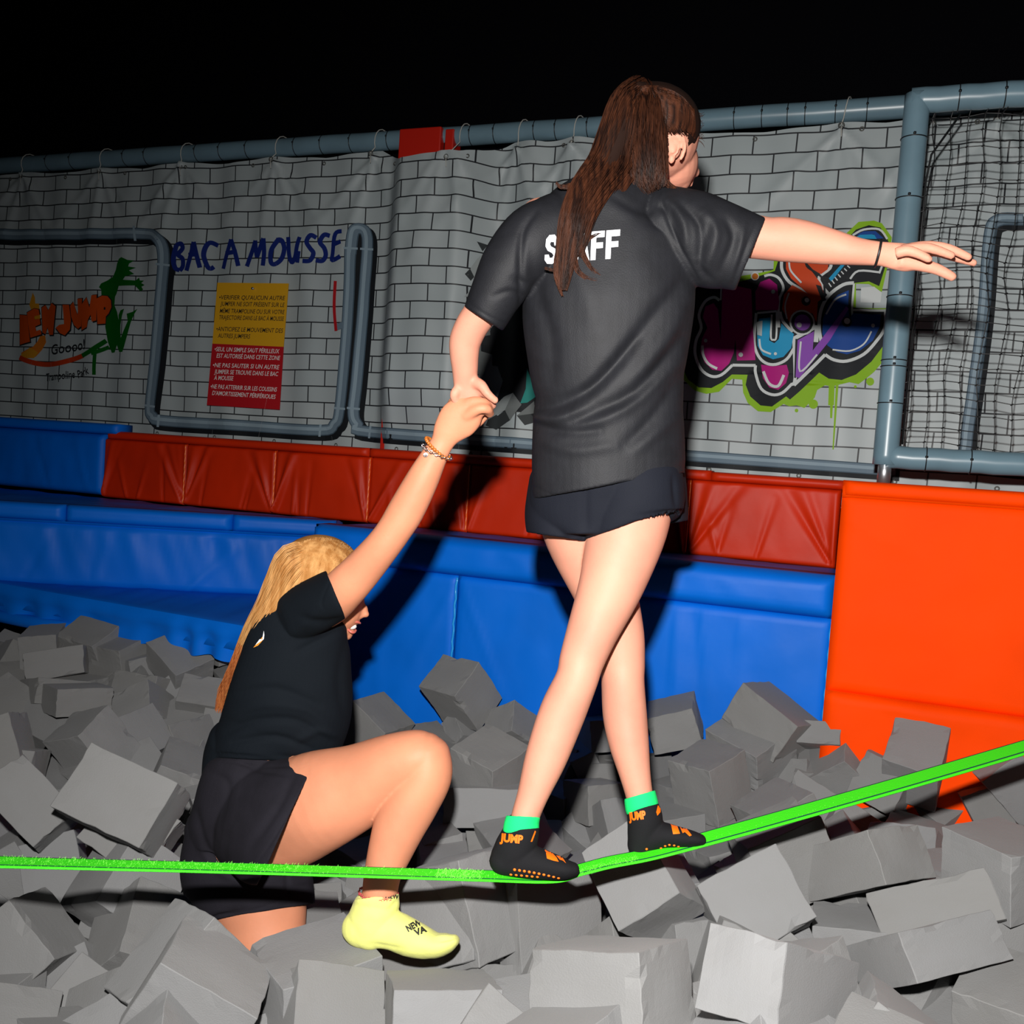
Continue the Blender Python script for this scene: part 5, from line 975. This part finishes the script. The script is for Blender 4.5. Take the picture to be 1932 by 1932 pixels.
kshorts = weld(mb, 'shorts', SHOK, KP, .003, 4, folds([([(370, 1530), (390, 1600), (440, 1650), (500, 1662)], -.006, 7), ([(380, 1600), (410, 1640), (470, 1668)], .004, 8), ([(440, 1430), (480, 1450), (540, 1460)], -.004, 6), ([(400, 1460), (430, 1480), (420, 1540)], -.004, 8), ([(560, 1450), (520, 1530), (470, 1600)], -.005, 9), ([(578, 1475), (530, 1560), (488, 1625)], -.0015, 3), ([(420, 1436), (500, 1446), (575, 1442)], -.002, 4), ([(400, 1725), (460, 1722), (530, 1700)], -.0015, 3), ([(540, 1640), (545, 1700)], -.004, 6)], .002, 16))
mb = MB()
loft(mb, [(588, 1122, 2.31, 46, 52), (576, 1150, 2.31, 78, 66), (563, 1200, 2.31, 95, 78), (558, 1250, 2.31, 105, 84), (551, 1306, 2.31, 116, 88), (542, 1350, 2.31, 119, 90), (524, 1396, 2.315, 116, 92), (508, 1424, 2.32, 106, 94, 3), (503, 1434, 2.32, 100, 92, 3)], pocket=.05)
loft(mb, [(440, 1400, 2.33, 48, 66), (420, 1430, 2.335, 38, 60), (400, 1460, 2.34, 16, 50)])
loft(mb, [(546, 1168, 2.28, 54, 76, 66), (592, 1144, 2.235, 52, 78, 66), (622, 1128, 2.205, 50, 76, 68), (633, 1122, 2.195, 49, 72, 68)], pocket=.06)
ktee = weld(mb, 't_shirt', TEEN, KP, .003, 4, folds([([(430, 1380), (480, 1360), (560, 1360), (620, 1400)], -.006, 8), ([(425, 1350), (500, 1330), (580, 1340), (630, 1380)], .004, 9), ([(440, 1310), (520, 1300), (600, 1330)], -.005, 9), ([(640, 1190), (600, 1210), (560, 1230)], -.006, 8), ([(650, 1170), (610, 1175), (570, 1165)], -.006, 8), ([(655, 1200), (640, 1280), (650, 1350)], -.004, 10), ([(600, 1150), (560, 1190), (520, 1200)], .004, 12), ([(560, 1400), (600, 1380), (640, 1390)], .005, 8), ([(440, 1400), (520, 1390), (590, 1415)], -.006, 7), ([(612, 1150), (608, 1130), (628, 1085)], -.001, 3)], .002, 14))
bvKT = bvh_of(ktee)
wrap('shirt_print', [[(478, 1222), (494, 1203), (497, 1200), (496, 1208), (487, 1218)]], mat('print_orange', (.75, .28, .03), .5), ktee, bvKT, step=6)
wrap('shirt_print', [[(495, 1206), (498, 1190), (499, 1198), (498, 1206), (482, 1217), (490, 1206)]], mat('white_print', (.78, .78, .82), .55), ktee, bvKT, step=6, off=.002)
# hair
mb = MB(); ball(mb, 603, 1080, 2.33, 82, 72, 82, 8); loft(mb, [(570, 1075, 2.31, 56, 60), (550, 1110, 2.30, 50, 58), (525, 1150, 2.29, 38, 46), (496, 1190, 2.30, 24, 34), (468, 1240, 2.32, 16, 22), (444, 1290, 2.33, 12, 14), (426, 1325, 2.34, 8, 8)])
def kcut(me):
    bm = bmesh.new(); bm.from_mesh(me); co, no = getco(me); X, Y_ = pxy(co); kill = set(np.where((X > 648) & (Y_ > 1078))[0].tolist())
    bm.verts.ensure_lookup_table(); bmesh.ops.delete(bm, geom=[bm.verts[i] for i in kill], context='VERTS'); bm.to_mesh(me); bm.free()
khair = weld(mb, 'hair', mat('blond_underhair', (.33, .145, .04), .6, .15), KP, .004, 4, kcut)
mb = MB(); BV_K = bvh_of(khair); r = random.Random(4)
for k in range(900):
    sx = r.uniform(545, 668); sy = 1013 + abs(sx - 607) ** 2 * .006 + r.uniform(0, 55) * r.random(); ex = 500 + (sx - 545) * .75 + r.uniform(-12, 14); ey = 1165 + r.uniform(-30, 40); bx = 520 + (sx - 545) * .6; by = sy + 40; pts = []
    for i in range(13):
        u = i / 12; x = (1 - u) ** 2 * sx + 2 * u * (1 - u) * ((sx + bx) / 2 - 8) + u * u * ex; y = (1 - u) ** 2 * sy + 2 * u * (1 - u) * (by + 18) + u * u * ey
        q = BV_K.ray_cast(CAM, ray(x, y).normalized())
        if q[0] is not None:
            p = q[0] - ray(x, y).normalized() * .0018
            if not pts or (p - pts[-1]).length < .05: pts.append(p)
    if len(pts) > 5: strand_mesh(mb, pts, .0010, .0006)
lock(mb, [(600, 1048, 2.29, 24, 20), (566, 1066, 2.28, 50, 52), (538, 1100, 2.28, 40, 50), (512, 1145, 2.275, 32, 40), (482, 1190, 2.285, 24, 30), (456, 1240, 2.30, 17, 18), (436, 1290, 2.32, 14, 12), (418, 1332, 2.33, 10, 8)], 620, seed=41, cut=.3, wob=.0015)
mb.build('hair_strands', HBL, KP)
mb = MB(); lock(mb, [(464, 1215, 2.285, 17, 16), (444, 1265, 2.30, 15, 12), (427, 1305, 2.32, 15, 9), (417, 1340, 2.325, 9, 6)], 260, seed=43, cut=.25, wob=.005); mb.build('hair_ends', HBLD, KP)
# jewellery
def ringpts(c, ax, r, n, sq=1.0, v=None):
    ax = Vector(ax).normalized(); a = ax.orthogonal().normalized(); b_ = ax.cross(a); return [Vector(c) + (a * math.cos(2 * PI * k / n) + b_ * math.sin(2 * PI * k / n)) * r for k in range(n)]
ax = (P(845, 815, 2.105) - P(810, 880, 2.118)).normalized(); axt = (Quaternion(FW, math.radians(12)) @ ax)
mb = MB()
for p in ringpts(P(826, 846, 2.113), (Quaternion(FW, math.radians(14)) @ ax), 29 * 2.11 / F, 30):
    s = .0042
    vs = [p + Vector((s * math.sin(PI * i / 6) * math.cos(k * PI / 4), s * math.sin(PI * i / 6) * math.sin(k * PI / 4), s * math.cos(PI * i / 6))) for i in range(1, 6) for k in range(8)]
    mb.add(vs, [(i * 8 + k, (i + 1) * 8 + k, (i + 1) * 8 + (k + 1) % 8, i * 8 + (k + 1) % 8) for i in range(4) for k in range(8)] + [tuple(range(8)), tuple(reversed(range(32, 40)))])
mb.build('beaded_bracelet', mat('amber_beads', (.45, .13, .02), .25, .6), KP)
mb = MB(); rp = ringpts(P(824, 852, 2.113), (Quaternion(FW, math.radians(-4)) @ ax), 31 * 2.11 / F, 34)
for i, p in enumerate(rp): mb.loop(p, (rp[(i + 1) % 34] - p).cross(Vector((0, i % 2, 1 - i % 2))), .0036, .0011, 8, 5)
q = P(803, 858, 2.085); mb.loop(q, FW, .0045, .0012, 12, 5); mb.loop(q, FW, .002, .0012, 10, 5); mb.build('chain_bracelet', mat('silver', (.7, .7, .72), .2, metal=1), KP)
mb = MB(); mb.loop(P(904, 766, 2.081), P(916, 770, 2.083) - P(894, 760, 2.08), .0122, .0014, 24, 8); mb.build('ring', MATS['silver'], KP)
mb = MB(); rp = ringpts(P(714, 1684, 2.086), P(716, 1660, 2.087) - P(711, 1705, 2.085), 37 * 2.086 / F, 44)
for i, p in enumerate(rp): mb.loop(p + Vector((0, 0, .002 * math.sin(i * 1.3))), (rp[(i + 1) % 44] - p).cross(Vector((i % 2, 0, 1))), .0030, .0011, 6, 5)
mb.build('anklet', mat('red_thread', (.45, .06, .07), .6), KP)

# ---------------------------------------------------------------- telling the foam cubes apart
bpy.context.view_layer.update()
dg = bpy.context.evaluated_depsgraph_get(); HIT = {}
for py in range(1100, 1932, 6):
    for px in range(3, 1932, 6):
        h = SC.ray_cast(dg, CAM, ray(px, py).normalized())
        if h[0] and h[4].name.startswith('foam_cube'): HIT.setdefault(h[4].name, []).append((px, py))
ORD = ['nearest', 'second nearest', 'third nearest', 'fourth nearest', 'fifth nearest', 'sixth nearest', 'seventh nearest', 'eighth nearest']
LM = [("the yellow sock's toes", 868, 1775), ("the yellow sock's heel", 643, 1757), ("the crouching person's bare knee", 852, 1420), ("the crouching person's lower shorts hem", 500, 1738), ("the crouching person's hip", 345, 1600), ("the ends of the blond hair", 412, 1335),
      ("the toes of the left black sock", 1092, 1645), ("the heel of the left black sock", 922, 1630), ("the toes of the right black sock", 1332, 1588), ("the heel of the right black sock", 1188, 1605), ("the crossed shins", 1135, 1300), ("the piping seam in the blue panel", 857, 1235),
      ("the blue and orange pads' low corner", 1560, 1365), ("the slackline's left end in the picture", 0, 1628), ("the slackline's right end in the picture", 1932, 1412), ("the bottom left corner of the picture", 0, 1932), ("the bottom right corner of the picture", 1932, 1932), ("the middle of the picture's bottom edge", 966, 1932),
      ("the ruffled blue mat edge", 220, 1180), ("the slackline between both black socks", 1140, 1628), ("the slackline's middle right of the socks", 1630, 1500), ("the green sock cuff on the left leg", 985, 1552), ("the green sock cuff on the right leg", 1210, 1510),
      ("the orange block's seam", 1720, 1322), ("the slackline's crossing over the shorts", 350, 1640), ("the slackline's crossing over the bare ankle", 720, 1648), ("the back of the navy t-shirt's hem", 384, 1465), ("the bare thigh sunk in the foam", 500, 1775)]
DIRS = ['right of', 'below and right of', 'below', 'below and left of', 'left of', 'above and left of', 'above', 'above and right of']
names = {o.name: o for o in CUBE_OBJS}; cen = {n: (sum(a for a, b in h) / len(h), sum(b for a, b in h) / len(h)) for n, h in HIT.items() if n in names}
cand = {n: [] for n in cen}
for li, (ph, x, y) in enumerate(LM):
    sec = {}
    for n, (a, b) in cen.items():
        k = int(round(math.atan2(b - y, a - x) / (PI / 4))) % 8; sec.setdefault(k, []).append((math.hypot(a - x, b - y), n))
    for k, l in sec.items():
        for i, (d, n) in enumerate(sorted(l)[:8]): cand[n].append((i * 60 + d * .6, i, k, ph))
for n, o in names.items():
    o['category'] = 'foam cube'; o['group'] = 'grey foam cubes filling the pit'
    m = o.matrix_world.to_3x3(); flat_ = max(abs((m @ Vector(v)).normalized().z) for v in ((1, 0, 0), (0, 1, 0), (0, 0, 1))); ad_ = 'level' if flat_ > .94 else 'tilted'
    if n in cand and cand[n]:
        c = min(q for q in cand[n] if len(ORD[q[1]].split()) + len(DIRS[q[2]].split()) + len(q[3].split()) <= 13); big = len(HIT[n]) * 36
        o['label'] = '%s foam cube, %s %s %s' % (ad_, ORD[c[1]], DIRS[c[2]], c[3])
    if n in cand and len(o['label'].split()) > 16: print('LONG', o['label'])
    if n not in cand: o['label'] = 'grey foam cube hidden among the others in the pit'
for n, o in list(names.items()):
    if n not in cand: bpy.data.objects.remove(o)
print('VISIBLE CUBES', len(cand))
